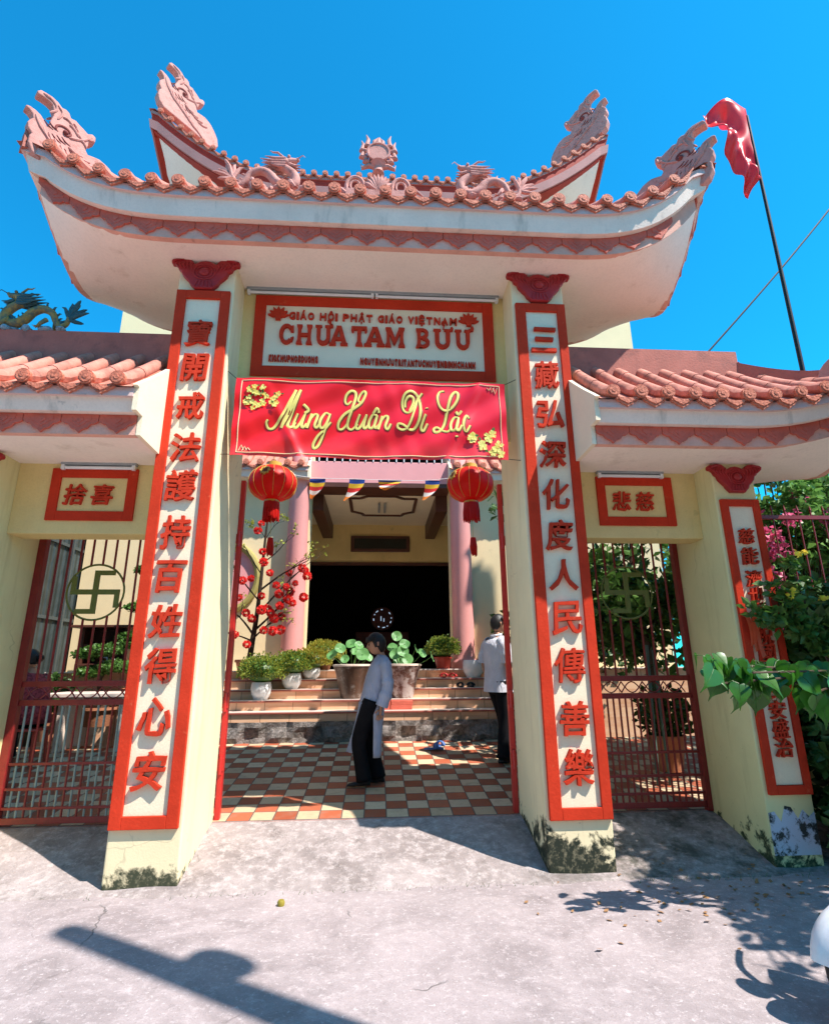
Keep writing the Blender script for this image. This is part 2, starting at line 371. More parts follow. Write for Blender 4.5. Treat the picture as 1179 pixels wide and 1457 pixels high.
# ============================================================ setting
SLOPE = math.tan(R(6.4)); ZT = .245; YT = 5.43
def court_z(y): return ZT + SLOPE*(y-YT)
mb = MB(); mb.grid(8, 8, lambda u, v: (-250+500*u, -250+500*v, 0)); structure(obj('street_ground', mb, M_ground))
def apron_z(x, y):
    t = max(0, min(1, (y-4.50)/.93)); ramp = .248*(t*t*(3-2*t)*.35+t*.65)
    return -.012+.012*min(1, t*30)+ramp-.004*math.sin(x*3.1+y*5)*math.sin(math.pi*t)
mb = MB(); mb.grid(120, 24, lambda u, v: (-6.5+13*u, 4.47+.975*v+(.03*math.sin(u*60)+.02*math.sin(u*143+1))*(1-v), apron_z(-6.5+13*u, 4.47+.975*v)))
structure(obj('entrance_apron', mb, M_apron, smooth='all'))
mb = MB(); mb.grid(4, 4, lambda u, v: (-5.2+13*u, YT+2.72*v, court_z(YT+2.72*v)+.004)); structure(obj('courtyard_floor', mb, M_floor))
mb = MB(); mb.box(-5.2, 7.8, YT-.02, YT+.012, .02, ZT); structure(obj('courtyard_edge', mb, M_nose))

# ============================================================ roofs
def roof(parent, x0, x1, y0, y1, zs, hl, hr, up, p, reach, band_h, fas_h, ridge_z, mats, names, tile=.235, off=.085, qy=1.6, band=True, barrels=True, scal=.285, capr=.058, butt_mat=None, upr=None):
    yc = (y0+y1)/2; D = (y1-y0)/2
    def ax(x):
        a = 0.
        if hr: a = max(a, 1-(x1-x)/reach)
        if hl: a = max(a, 1-(x-x0)/reach)
        return max(0., min(1.15, a))
    def lift(x, y): return (upr if (upr and x > (x0+x1)/2) else up)*ax(x)**p*min(1.1, abs(y-yc)/D)**qy
    path = []; st = .08
    def seg(a, b, nrm):
        n = max(2, int(math.hypot(b[0]-a[0], b[1]-a[1])/st)); 
        for i in range(n): path.append(((a[0]+(b[0]-a[0])*i/n, a[1]+(b[1]-a[1])*i/n), nrm, i == 0))
    A, B, C, Dd = (x0,y0), (x1,y0), (x1,y1), (x0,y1)
    seg(A, B, (0,-1))
    if hr: seg(B, C, (1,0))
    else: path.append((B, (0,-1), False)); brk = len(path)
    nfr = len(path)
    if not hr:
        path2 = []
    seg(C, Dd, (0,1)) if hr else None
    closed = hl and hr
    if hl and hr: seg(Dd, A, (-1,0))
    if not closed and hr: path.append((Dd, (0,1), False))
    paths = []
    if closed or (hr and not hl): paths = [path]
    if hl and not hr:      # left-hipped: C->D->A->B chain
        path = []; seg(C, Dd, (0,1)); seg(Dd, A, (-1,0)); seg(A, B, (0,-1)); path.append((B, (0,-1), False)); paths = [path]
    if not hl and not hr:
        path = []; seg(A, B, (0,-1)); path.append((B, (0,-1), False)); paths = [path]
    P = paths[0]; N = len(P)
    def normal_at(i):
        (pt, n, first) = P[i]
        if first and (i > 0 or closed):
            pn = P[i-1][1]; return (n[0]+pn[0], n[1]+pn[1])
        return n
    def outset(i, d):
        (pt, n, f) = P[i]; m = normal_at(i); return (pt[0]+m[0]*d, pt[1]+m[1]*d)
    def strip(name, d0, d1, za, zb, mat, inset=0., mb=None):
        """solid strip: outer offset d1, inner offset d0, between za and zb (before lift)"""
        m = mb or MB(); rings = []
        for i in range(N):
            pi = outset(i, d0); po = outset(i, d1); pl = outset(i, d1-inset); L = lift(*P[i][0])
            rings.append([(pl[0],pl[1],za+L), (po[0],po[1],zb+L), (pi[0],pi[1],zb+L), (pi[0],pi[1],za+L)])
        if closed: rings.append(rings[0])
        m.loft(rings, cap=not closed); return None if mb else obj(name, m, mat, parent)
    zb = zs+band_h; zf = zb+fas_h
    # soffit
    m = MB(); nx = max(12, int((x1-x0)/.15)); m.grid(nx, 14, lambda u, v: (x0+(x1-x0)*u, y0+(y1-y0)*v, zs+.004+lift(x0+(x1-x0)*u, y0+(y1-y0)*v)))
    obj('soffit', m, mats['soffit'], parent, smooth='all')
    bandm = MB()
    if band: strip('band', -.06, 0, zs, zb+.02, None, 0, bandm)
    strip('fascia', -.06, off, zb, zf-.02, mats['fascia'], min(.045, off*.7))
    strip('tile_bed', -.05, off+.016, zf-.055, zf+.02, mats.get('bed', mats['fascia']), -.004)
    if 'fascia2' in mats:
        strip('lower_moulding', -.05, off+.03, zb-.02, zb+.17, mats['fascia2'], .03); strip('soffit_border', -.62, off*.4, zs-.05, zs-.001+.03, mats['fascia'])
    # arc-length frame
    seglen = [0.]
    for i in range(1, N+(1 if closed else 0)):
        a = P[i-1][0]; b = P[i % N][0]; seglen.append(seglen[-1]+math.hypot(b[0]-a[0], b[1]-a[1]))
    TOT = seglen[-1]
    import bisect
    def at(s, d):
        s = min(max(s, 0), TOT-1e-6); i = min(bisect.bisect_right(seglen, s)-1, len(seglen)-2); f = (s-seglen[i])/max(1e-9, seglen[i+1]-seglen[i])
        a = outset(i, d); b = outset((i+1) % N, d); pa = P[i][0]; pb = P[(i+1) % N][0]
        x = a[0]+(b[0]-a[0])*f; y = a[1]+(b[1]-a[1])*f
        return x, y, lift(pa[0]+(pb[0]-pa[0])*f, pa[1]+(pb[1]-pa[1])*f), P[i][1]
    def plate(m, s, outline, d0, d1):
        def fn(d): 
            def g(q): x, y, L, n = at(s+q[0], d); return (x, y, q[1]+L)
            return g
        m.prism(outline, fn(d1), fn(d0))
    corners = [seglen[i] for i in range(N) if P[i][2] and (i > 0)]
    def near_corner(s, w): return any(abs(s-c) < w for c in corners) or (closed and (s < w or TOT-s < w))
    if band and scal:
        m = bandm.mat(1); k = int(TOT/scal); w = TOT/k; h = band_h
        for i in range(k):
            s = (i+.5)*w; a = w*.49
            if near_corner(s, w*.5): continue
            ol = [(-a, zb-.002), (-a, zb-h*.38), (-a*.8, zb-h*.50), (-a*.62, zb-h*.52), (-a*.45, zb-h*.72), (-a*.2, zb-h*.80), (0, zb-h*.97), (a*.2, zb-h*.80), (a*.45, zb-h*.72), (a*.62, zb-h*.52), (a*.8, zb-h*.50), (a, zb-h*.38), (a, zb-.002)]
            plate(m, s, ol[::-1], 0.002, .022)
            il = [(q[0]*.62, zb-h*.08+(q[1]-zb)*.62) for q in ol]; plate(m, s, il[::-1], .02, .026)
            il = [(q[0]*.22, zb-h*.2+(q[1]-zb)*.32) for q in ol]; plate(m, s, il[::-1], .025, .031)
        obj('scallop_frieze', m, [mats['band'], mats['scal']], parent)
    # tile ends
    tm = MB().mat(1); m = tm; m2 = tm; k = int(TOT/tile); w = TOT/k
    caps = []
    for i in range(k):
        s = (i+.5)*w
        if near_corner(s, w*.3): continue
        x, y, L, n = at(s, off+.040); caps.append((s, x, y, L, n)); zc = zf+.085+L; r = capr*rnd.uniform(.95, 1.05)
        t = (-n[1], n[0])
        for rr, dd in ((r, 0), (r*.80, .008), (r*.62, .001), (r*.34, .012)):
            ring = []
            for e in (-.02, .02+dd):
                ring.append([(x+t[0]*rr*math.cos(2*math.pi*q/14)+n[0]*e, y+t[1]*rr*math.cos(2*math.pi*q/14)+n[1]*e, zc+rr*math.sin(2*math.pi*q/14)) for q in range(14)])
            (m if rr in (r, r*.34) else m2 if False else m).loft(ring)
    for i in range(k+1):
        s = i*w
        if not closed and (s < .02 or s > TOT-.02): continue
        a = w*.44
        ol = [(-a, zf+.048)]+[(a*(-1+2*j/10), zf+.030-.075*(1-abs(j-5)/5)**.75-(.008 if j % 2 else 0)) for j in range(11)]+[(a, zf+.048)]
        ol += [(a*.5, zf+.034), (0, zf+.028), (-a*.5, zf+.034)]
        if near_corner(s, .01): 
            continue
        plate(m, s, ol, off+.018, off+.042)
        plate(m, s, [(q[0]*.74, zf+.012+(q[1]-zf-.012)*.62) for q in ol], off+.04, off+.050)
    # roof surface
    X0, X1, Y0, Y1 = x0-(off+.05 if hl else 0), x1+(off+.05 if hr else 0), y0-off-.05, y1+off+.05; DD = (Y1-Y0)/2
    def dd(x, y):
        v = [(y-Y0)/DD, (Y1-y)/DD]
        if hl: v.append((x-X0)/DD)
        if hr: v.append((X1-x)/DD)
        return max(0, min(min(v), 1))
    def zsurf(x, y):
        d = dd(x, y); xc = min(max(x, x0), x1); yy = min(max(y, y0), y1)
        return zf+.012+lift(xc, yy)*(1-.35*d)+(ridge_z-zf-.02)*d**1.1
    m = tm.mat(0); nx = max(10, int((X1-X0)/.12)); ny = max(8, int((Y1-Y0)/.12))
    m.grid(nx, ny, lambda u, v: (X0+(X1-X0)*u, Y0+(Y1-Y0)*v, zsurf(X0+(X1-X0)*u, Y0+(Y1-Y0)*v)))
    if barrels:
        m = tm
        for s, x, y, L, n in caps:
            ln = 0; px, py = x, y; pts = []
            while ln < DD*1.02:
                if pts and dd(px, py) < ln/DD-.06: break
                pts.append((px, py, zsurf(px, py)+.045 if ln > .01 else zf+.085+L)); px -= n[0]*.11; py -= n[1]*.11; ln += .11
            if len(pts) > 1:
                # stepped tubes, each tile slightly tapered
                for q in range(0, len(pts)-1, 3):
                    sub = pts[q:q+4]
                    if len(sub) > 1: m.tube(sub, [capr*1.0]+[capr*.93]*(len(sub)-2)+[capr*.90], 9)
    obj('roof_tiles', tm, [mats['tile'], mats['cap']], parent, smooth=True)
    # ridges
    def wall_ridge(pts, w, h):
        m = MB(); rings = []
        for i, q in enumerate(pts):
            q = Vector(q); t = (Vector(pts[min(i+1, len(pts)-1)])-Vector(pts[max(i-1, 0)])); nn = Vector((-t.y, t.x, 0)).normalized()*w/2
            hh = h(i/(len(pts)-1)) if callable(h) else h
            rings.append([q-nn-Vector((0,0,.1)), q+nn-Vector((0,0,.1)), q+nn+Vector((0,0,hh)), q-nn+Vector((0,0,hh))])
        m.loft(rings); return m
    rx0 = X0+DD if hl else x0; rx1 = X1-DD if hr else x1
    obj('main_ridge', wall_ridge([(rx0+(rx1-rx0)*i/20, yc, ridge_z-.03) for i in range(21)], .13, mats.get('ridge_h', .17)), mats['ridge'], parent)
    for side, on in ((-1, hl), (1, hr)):
        if not on: continue
        for fy in (-1, 1):
            cx = X0 if side < 0 else X1; cy = Y0 if fy < 0 else Y1; ex = rx0 if side < 0 else rx1
            pts = []
            for i in range(13):
                f = i/12*.97+.03; x = cx+(ex-cx)*f; y = cy+(yc-cy)*f; pts.append((x, y, zsurf(x, y)+.02))
            obj('hip_ridge', wall_ridge(pts, .11, lambda f: .10+.06*f), mats['ridge'], parent)
    # butt ends
    for side, on in ((-1, not hl), (1, not hr)):
        if not on or butt_mat is None: continue
        xe = x0 if side < 0 else x1
        prof = [(y0, zs), (y0, zb), (y0-off, zb), (y0-off, zf+.03), (Y0+.01, zf+.035)]+[(Y0+(yc-Y0)*i/8, zsurf(xe, Y0+(yc-Y0)*i/8)+.03) for i in range(1, 9)]+[(yc+.3, zs+.5), (yc+.3, zs)]
        m = MB(); m.prism(prof, lambda q: (xe-.035 if side < 0 else xe+.035, q[0], q[1]), lambda q: (xe+.004*side*-1, q[0], q[1])); obj('end_wall', m, butt_mat, parent)
    return zf, zsurf, (X0, X1, Y0, Y1)

FIN = [(-.08,.779),(-.054,.813),(-.006,.82),(.043,.821),(.095,.803),(.137,.768),(.172,.775),(.204,.758),(.225,.713),(.269,.721),(.302,.698),(.343,.681),(.385,.655),(.426,.687),(.46,.668),(.46,.614),(.427,.569),(.406,.556),(.408,.515),(.39,.456),(.419,.413),(.463,.428),(.523,.442),(.581,.426),(.623,.407),(.69,.35),(.755,.27),(.79,.17),(.76,.08),(.66,.05),(.442,.06),(.25,.05),(.05,.04),(-.02,.09),(-.061,.167),(-.063,.244),(-.048,.277),(-.086,.323),(-.097,.373),(-.081,.423),(-.062,.451),(-.076,.494),(-.11,.522),(-.137,.527),(-.134,.55),(-.103,.56),(-.055,.554),(-.011,.534),(.03,.49),(.053,.455),(.067,.478),(.068,.536),(.082,.611),(.08,.672),(.056,.733),(.018,.75),(-.031,.754),(-.072,.75)]
def fin_relief():
    cur = []
    cur.append(([(.20+.085*math.cos(a)*(1-.09*i), .50+.075*math.sin(a)*(1-.09*i)) for i, a in enumerate([R(200-38*k) for k in range(9)])], .020))   # eye swirl
    for (x, z, l, an) in ((.16,.66,.10,-20),(.22,.62,.12,-38),(.29,.57,.10,-42),(.33,.52,.08,-35),(.25,.66,.08,-50)): cur.append(([(x+l*f*math.cos(R(an)), z+l*f*math.sin(R(an))+.02*math.sin(math.pi*f)) for f in (0,.33,.66,1)], .012))
    for k in range(7):   # flame strokes down the neck
        x = .02+.055*k; cur.append(([(x, .42-.03*k), (x+.05, .33-.03*k), (x+.15, .27-.025*k), (x+.24, .25-.03*k)], .014))
    for k in range(4): cur.append(([(.25+.07*k, .36-.03*k), (.32+.07*k, .33-.02*k), (.38+.07*k, .34-.01*k)], .013))
    for k in range(4): cur.append(([(-.05+.02*k, .50-.02*k), (.0+.02*k, .40-.02*k), (.08+.02*k, .33-.02*k)], .012))
    cur.append(([(.05,.62+.0),(.10,.70),(.06,.77),(-.03,.79)], .012)); cur.append(([(.12,.60),(.15,.70),(.10,.76)], .012))
    cur.append(([(.40,.60),(.36,.54),(.30,.50),(.24,.47)], .013)); cur.append(([(.435,.64),(.43,.60),(.40,.585)], .015))
    return cur
def finial(parent, corner, ang, sc_, mats, name='dragon_finial', label=None, th=.10, lean=0):
    """flat cut dragon crest standing on a hip; ang = direction inward along the hip"""
    c = Vector(corner); d = Vector((math.cos(ang), math.sin(ang), 0)); n = Vector((-d.y, d.x, 0))
    cl, sl_ = math.cos(R(lean)), math.sin(R(lean))
    def P(u, v, w):
        u, v = u*cl+v*sl_, -u*sl_+v*cl; q = c+d*(u*sc_)+n*w+Vector((0,0,v*sc_)); return (q.x, q.y, q.z)
    m = MB(); h = th*sc_/2; m.prism(FIN, lambda q: P(q[0], q[1], -h), lambda q: P(q[0], q[1], h)); 
    ob = obj(name, m, mats[0], parent, bevel=.012*sc_)
    g = MB()
    for pts, r in fin_relief()[1:]:
        pts = smooth_path([(a, b, 0) for a, b in pts], 3)
        for s in (-1, 1): g.tube([P(q.x, q.y, s*(h+.002)) for q in pts], [r*sc_*.5]+[r*sc_*.95]*(len(pts)-2)+[r*sc_*.4], 6)
    obj('carved_relief', g, mats[0], ob, smooth=True)
    e = MB()
    for s in (-1, 1):
        sw = smooth_path([(a, b, 0) for a, b in fin_relief()[0][0]], 3); e.tube([P(q.x, q.y, s*(h+.001)) for q in sw], [.012*sc_]*len(sw), 6)
        for k in range(9):
            a0 = .02+.04*k; z0 = .50-.028*k+.05*math.sin(k*2.1); e.tube([P(a0, z0, s*(h+.001)), P(a0+.035, z0-.035, s*(h+.002)), P(a0+.085, z0-.05, s*(h+.001))], [.004*sc_, .008*sc_, .003*sc_], 5)
    for s in (-1, 1): e.ball(P(.205, .50, s*(h+.004)), .026*sc_, 8, 6)
    obj('carved_grooves', e, mats[1], ob, smooth=True)
    if label: ob['label'] = label
    return ob

def dragon(parent, base, L, flip, mats, top=False):
    """undulating dragon about L long standing on a ridge; returns parts under parent. flip=-1 faces left, 1 faces right"""
    bx, by, bz = base; k = L/.95
    def P(x, z, y=0): return (bx+flip*-1*(x-.47)*k, by+y*k, bz+z*k)
    body = smooth_path([P(.22,.34), P(.12,.29), P(.05,.20), P(.07,.10), P(.17,.08), P(.26,.14), P(.33,.23), P(.43,.27), P(.53,.22), P(.58,.12), P(.63,.06), P(.69,.09), P(.71,.17)], 5)
    n = len(body); rad = [(.042+.012*math.sin(math.pi*min(1, i/n*1.3)))*k*(1-.45*(i/n)**2) for i in range(n)]
    m = MB().mat(0); m.tube(body, rad, 12)
    m.mat(1)
    belly = [q+Vector((0, -.004*k, 0)) for q in body]
    for i in range(2, n-4, 1):       # scale ridges
        pass
    for i in range(3, n-3, 3):       # dorsal spikes
        t = (body[i+1]-body[i-1]).normalized(); up = Vector((-t.z, 0, t.x)); up = up if up.z > 0 else -up
        m.tube([body[i]+up*rad[i]*.7, body[i]+up*(rad[i]+.028*k)-t*.012*k, body[i]+up*(rad[i]+.045*k)-t*.035*k*0], [.016*k, .010*k, .002*k], 5)
    m.mat(0)
    for (x, s) in ((.10, -1), (.14, 1), (.50, -1), (.56, 1)):   # legs with claws
        m.tube([P(x, .12, .03*s), P(x-.03, .05, .07*s), P(x-.06, .02, .06*s)], [.026*k, .02*k, .016*k], 7)
        for c in (-.03, 0, .03): m.tube([P(x-.06, .02, .06*s), P(x-.10, .012+.01*abs(c), .06*s+c)], [.010*k, .003*k], 5)
    ob = obj('dragon_body', m, mats, parent, smooth=True)
    h = MB().mat(0)
    h.ball(P(.17,.40), (.055*k, .05*k, .05*k), 12, 8); h.tube([P(.17,.41), P(.10,.425), P(.045,.43)], [.045*k, .034*k, .026*k], 10)
    h.ball(P(.04,.445), (.022*k, .028*k, .02*k), 8, 6)
    h.tube([P(.17,.375), P(.11,.365), P(.06,.37)], [.03*k, .022*k, .014*k], 8)
    h.ball(P(.13,.455,-.032), .018*k, 8, 6); h.ball(P(.13,.455,.032), .018*k, 8, 6)
    for s in (-1, 1): h.tube([P(.19,.44,.03*s), P(.25,.49,.04*s), P(.30,.48,.05*s), P(.33,.50,.05*s)], [.014*k, .011*k, .008*k, .003*k], 6)
    h.mat(1)
    for s in (-1, 0, 1):
        for a, l in ((.34, .24), (.375, .27), (.41, .22), (.31, .16)):
            h.tube([P(.16, a+.01, .03*s), P(.16+l*.5, a-.005, .045*s), P(.16+l, a+.015, .05*s)], [.022*k, .018*k, .003*k], 6)
        h.tube([P(.12,.36,.02*s), P(.06,.33,.03*s), P(.0,.335,.035*s)], [.02*k, .016*k, .003*k], 6)
    h.tube([P(.04,.44,-.02), P(-.02,.47,-.04), P(-.05,.43,-.05)], [.006*k, .005*k, .002*k], 5)
    obj('dragon_head', h, mats, parent, smooth=True)
    t = MB().mat(1)
    for dx, dz in ((-.10,.16),(-.01,.215),(.085,.19),(.16,.135),(.20,.07),(.14,-.035),(.09,.235)):
        y = rnd.uniform(-.03, .03); t.tube([P(.715,.15), P(.715+dx*.45, .15+dz*.62, y*.5), P(.715+dx*.8+.01, .15+dz*.9, y), P(.715+dx*1.05, .15+dz*1.0, y)], [.022*k, .024*k, .016*k, .004*k], 7)
    obj('dragon_tail', t, mats, parent, smooth=True)
    c = MB().mat(1)
    for i in range(16):
        x = rnd.uniform(-.05, .70); c.ball(P(x, .012, rnd.uniform(-.04, .04)), (rnd.uniform(.03, .06)*k, .05*k, rnd.uniform(.02, .045)*k), 8, 6)
    obj('cloud_base', c, [mats[0], mats[2] if len(mats) > 2 else mats[1]], parent, smooth=True)

BR = [(-.324,-.052),(-.309,-.024),(-.211,-.008),(-.159,-.017),(-.127,-.042),(-.101,-.077),(-.073,-.062),(-.052,-.048),(.0,-.038),(.052,-.048),(.073,-.062),(.101,-.077),(.127,-.042),(.159,-.017),(.211,-.008),(.309,-.024),(.324,-.052),(.318,-.085),(.29,-.085),(.264,-.105),(.25,-.14),(.222,-.16),(.21,-.20),(.175,-.24),(.145,-.27),(.132,-.30),(.085,-.350),(-.085,-.350),(-.132,-.30),(-.145,-.27),(-.175,-.24),(-.21,-.20),(-.222,-.16),(-.25,-.14),(-.264,-.105),(-.29,-.085),(-.318,-.085)]
def bracket(parent, x, y, z, k=1.0):
    m = MB(); m.prism([(x+a*k, z+b*k) for a, b in BR], lambda q: (q[0], y-.05, q[1]), lambda q: (q[0], y+.01, q[1])); ob = obj('bat_bracket', m, M_deepred, parent, bevel=.012)
    g = MB(); g.ball((x, y-.05, z-.17*k), (.05*k, .03, .045*k), 12, 8)
    for r in (.075, .10): g.tube([(x+r*k*math.cos(2*math.pi*i/20), y-.052, z-.17*k+r*.85*k*math.sin(2*math.pi*i/20)) for i in range(21)], .008, 6)
    for s in (-1, 1):
        for j in range(5):
            a = .12+.035*j; g.tube([(x+s*a*k, y-.052, z-(.06+.0*j)*k), (x+s*(a+.015)*k, y-.054, z-(.11-.004*j)*k), (x+s*(a-.01)*k, y-.052, z-(.17-.012*j)*k)], [.004, .010, .004], 6)
        g.tube([(x+s*.30*k, y-.052, z-.06*k), (x+s*.27*k, y-.056, z-.045*k), (x+s*.20*k, y-.054, z-.035*k)], [.014, .010, .006], 6)
    for j in range(5): g.tube([(x+(j-2)*.03*k, y-.052, z-.27*k), (x+(j-2)*.04*k, y-.055, z-.33*k)], [.010, .005], 6)
    obj('bracket_relief', g, M_deepred, ob, smooth=True); return ob

# ============================================================ lettering
def glyph_mesh(txt, h=None, w=None, extr=.012, bold=.0, shear=0, sx=1, brush=0.):
    """text from Blender's own font -> MB standing in the XZ plane, front towards -Y, centred"""
    cu = bpy.data.curves.new('lettering', 'FONT'); cu.body = txt; cu.size = 1; cu.extrude = .06; cu.offset = bold; cu.resolution_u = 3; cu.shear = shear
    ob = bpy.data.objects.new('lettering', cu); COL.objects.link(ob)
    dg = bpy.context.evaluated_depsgraph_get(); me = ob.evaluated_get(dg).to_mesh()
    vs = [v.co.copy() for v in me.vertices]; fs = [tuple(p.vertices) for p in me.polygons]
    ob.evaluated_get(dg).to_mesh_clear(); COL.objects.unlink(ob); bpy.data.objects.remove(ob); bpy.data.curves.remove(cu)
    m = MB()
    if not vs: return m
    x0, x1 = min(v.x for v in vs), max(v.x for v in vs); y0, y1 = min(v.y for v in vs), max(v.y for v in vs)
    k = h/(y1-y0) if h else 1; kx = (w/(x1-x0) if w else k)*sx; kz = k if h else kx
    ph = rnd.uniform(0, 6)
    def wob(v):
        a, b = (v.x-x0)/(x1-x0), (v.y-y0)/(y1-y0)
        return ((v.x-(x0+x1)/2)+brush*(math.sin(11*b+ph)+.6*math.sin(23*a+17*b+ph))), ((v.y-(y0+y1)/2)+brush*(math.sin(9*a+ph*2)+.6*math.sin(19*b-13*a)))
    m.add([(wob(v)[0]*kx, -v.z/.06*extr, wob(v)[1]*kz) for v in vs], fs); return m
def raw_area(c, off):
    cu = bpy.data.curves.new('t', 'FONT'); cu.body = c; cu.offset = off; cu.resolution_u = 3; cu.extrude = .06; o = bpy.data.objects.new('t', cu); COL.objects.link(o)
    e = o.evaluated_get(bpy.context.evaluated_depsgraph_get()); a = sum(q.area for q in e.to_mesh().polygons if q.normal.z > .9); e.to_mesh_clear(); COL.objects.unlink(o); bpy.data.objects.remove(o); bpy.data.curves.remove(cu); return a
def brush_char(c, h, w, extr, bold, shear=.10, brush=.011):
    """a bold character: thickened outline where the font allows it, else a few offset layers at different depths"""
    a0 = raw_area(c, 0); good = 0.; prev = a0
    for k in (.004, .008, .012, .016, .020):
        if k > bold+1e-6: break
        a = raw_area(c, k)
        if a < prev*1.02: break
        good = k; prev = a
    st = rnd.getstate(); g = glyph_mesh(c, h, w, extr, good, shear, brush=brush); r = (bold-good)*h
    if r > .0008:
        for i, (dx, dz) in enumerate(((1,0),(-1,0),(0,1),(0,-1))):
            s2 = rnd.getstate(); rnd.setstate(st); q = glyph_mesh(c, h, w, extr-.0007*(i+1), good, shear, brush=brush); rnd.setstate(s2); g.merge(put(q, dx*r, 0, dz*r))
    return g
def put(m, x, y, z, tilt=0):
    q = MB(); q.merge(m, Matrix.Translation((x, y, z)) @ Matrix.Rotation(tilt, 4, 'Y')); return q

# ============================================================ the gate
PL0, PL1, PR0, PR1 = -1.94, -1.41, 1.31, 1.835      # main pillars
YP, YB = 4.62, 5.45; ZS = 5.38
gate = thing('temple_gate', 'cream and red three-bay temple gate with upturned tiled roofs and couplet pillars', 'gate', (0, 4.62, 0))
for x0, x1, mt, lab in ((PL0, PL1, M_pil_l, None), (PR0, PR1, M_pil_r, 'pillar with black mould over its foot')):
    m = MB(); m.box(x0, x1, YP, YB, -.05, ZS+.02); o = obj('pillar', m, mt, gate, bevel=.012)
    if lab: o['label'] = lab
for x0, x1 in ((3.09, 3.49), (-3.64, -3.24)):
    m = MB(); m.box(x0, x1, YP, YB, -.05, 3.36); obj('outer_pillar', m, M_pil_f, gate, bevel=.012)
# peeled whitewash on the outer right pillar's foot
t = NT('peeled_whitewash'); nz = t.noise(5, 8, .72, t.pos)
cc = t.mix(t.mapr(nz, .50, .56), (.52, .56, .66), (.05, .05, .045)); t.bump(nz, .6, .02); M_peel = t.fin(cc, .85, .15)
m = MB(); ol = [(3.10,.10)]+[(3.10+.38*i/8, .40+.05*math.sin(i*2.3)+.03*math.sin(i*5)) for i in range(9)]+[(3.48,.10)]
m.prism_xz(ol, YP-.005, YP+.002); obj('peeled_patch', m, M_peel, gate)
def couplet(x0, x1, z0, z1, ix0, ix1, iz0, iz1, chars, ch, cw, lab, bold=.018):
    m = MB(); y = YP-.030
    m.box(x0, ix0, y, YP+.004, z0, z1); m.box(ix1, x1, y, YP+.004, z0, z1); m.box(ix0, ix1, y, YP+.004, z0, iz0); m.box(ix0, ix1, y, YP+.004, iz1, z1)
    fr = obj('couplet_frame', m, M_red, gate, bevel=.004); fr['label'] = lab
    m = MB(); m.box(ix0-.004, ix1+.004, YP-.006, YP+.003, iz0-.004, iz1+.004); obj('couplet_panel', m, M_panel, fr)
    for c, x, z in chars:
        g = brush_char(c, ch*rnd.uniform(.95, 1.04), cw*rnd.uniform(.95, 1.04), .016, bold); obj('character', put(g, x, YP-.024, z, R(rnd.uniform(-3, 1))), M_redlet, fr)
zl = [4.553,4.191,3.801,3.401,3.05,2.639,2.265,1.901,1.559,1.179,.799]
zr = [4.596,4.213,3.806,3.404,3.018,2.642,2.287,1.923,1.536,1.123,.763]
couplet(-1.935,-1.437,.405,5.02,-1.845,-1.526,.493,4.93, [(c, -1.69, z) for c, z in zip('寶開戒法護持百姓得心安', zl)], .275, .25, 'left couplet frame in orange red paint')
couplet(1.338,1.835,.39,5.01,1.436,1.752,.476,4.92, [(c, 1.592, z) for c, z in zip('三藏弘深化度人民傳善樂', zr)], .275, .25, 'right couplet frame partly in shade')
zf_ = [2.643,2.463,2.261,2.107,1.935,1.765,1.619,1.47,1.32,1.17,1.022,.877]
couplet(3.122,3.485,.53,2.99,3.19,3.425,.60,2.925, [(c, 3.308, z) for c, z in zip('慈能濟世恩祝國泰民安盛治', zf_)], .15, .15, 'narrow couplet frame on the outer right pillar', .010)
couplet(-3.635,-3.272,.53,2.99,-3.575,-3.34,.60,2.925, [(c, -3.457, z) for c, z in zip('喜見眾生同發菩提心成道果', zf_)], .15, .15, 'narrow couplet frame on the outer left pillar', .018)
bracket(gate, -1.69, YP, ZS); bracket(gate, 1.585, YP, ZS); bracket(gate, 3.30, YP, 3.335, .80); bracket(gate, -3.45, YP, 3.335, .80)
# upper wall between the pillars and the two lintels
m = MB(); m.box(PL1, PR0, 4.98, 5.22, 3.68, ZS+.01); obj('upper_wall', m, M_wall, gate)
for x0, x1 in ((PR1, 3.09), (-3.24, PL0)):
    m = MB(); m.box(x0, x1, 4.89, 5.12, 2.685, 3.36); obj('lintel_wall', m, M_wall, gate, bevel=.006)
def framed_sign(x0, x1, z0, z1, bw, y, pm, lab):
    m = MB(); m.box(x0, x0+bw, y-.022, y+.004, z0, z1); m.box(x1-bw, x1, y-.022, y+.004, z0, z1); m.box(x0+bw, x1-bw, y-.022, y+.004, z0, z0+bw); m.box(x0+bw, x1-bw, y-.022, y+.004, z1-bw, z1)
    f = obj('sign_frame', m, M_red, gate, bevel=.003); f['label'] = lab
    m = MB(); m.box(x0+bw-.003, x1-bw+.003, y-.005, y+.003, z0+bw-.003, z1-bw+.003); obj('sign_panel', m, pm, f); return f
sign = framed_sign(-1.287, 1.192, 4.335, 5.268, .112, 4.98, M_panel, 'red framed name sign over the middle bay')
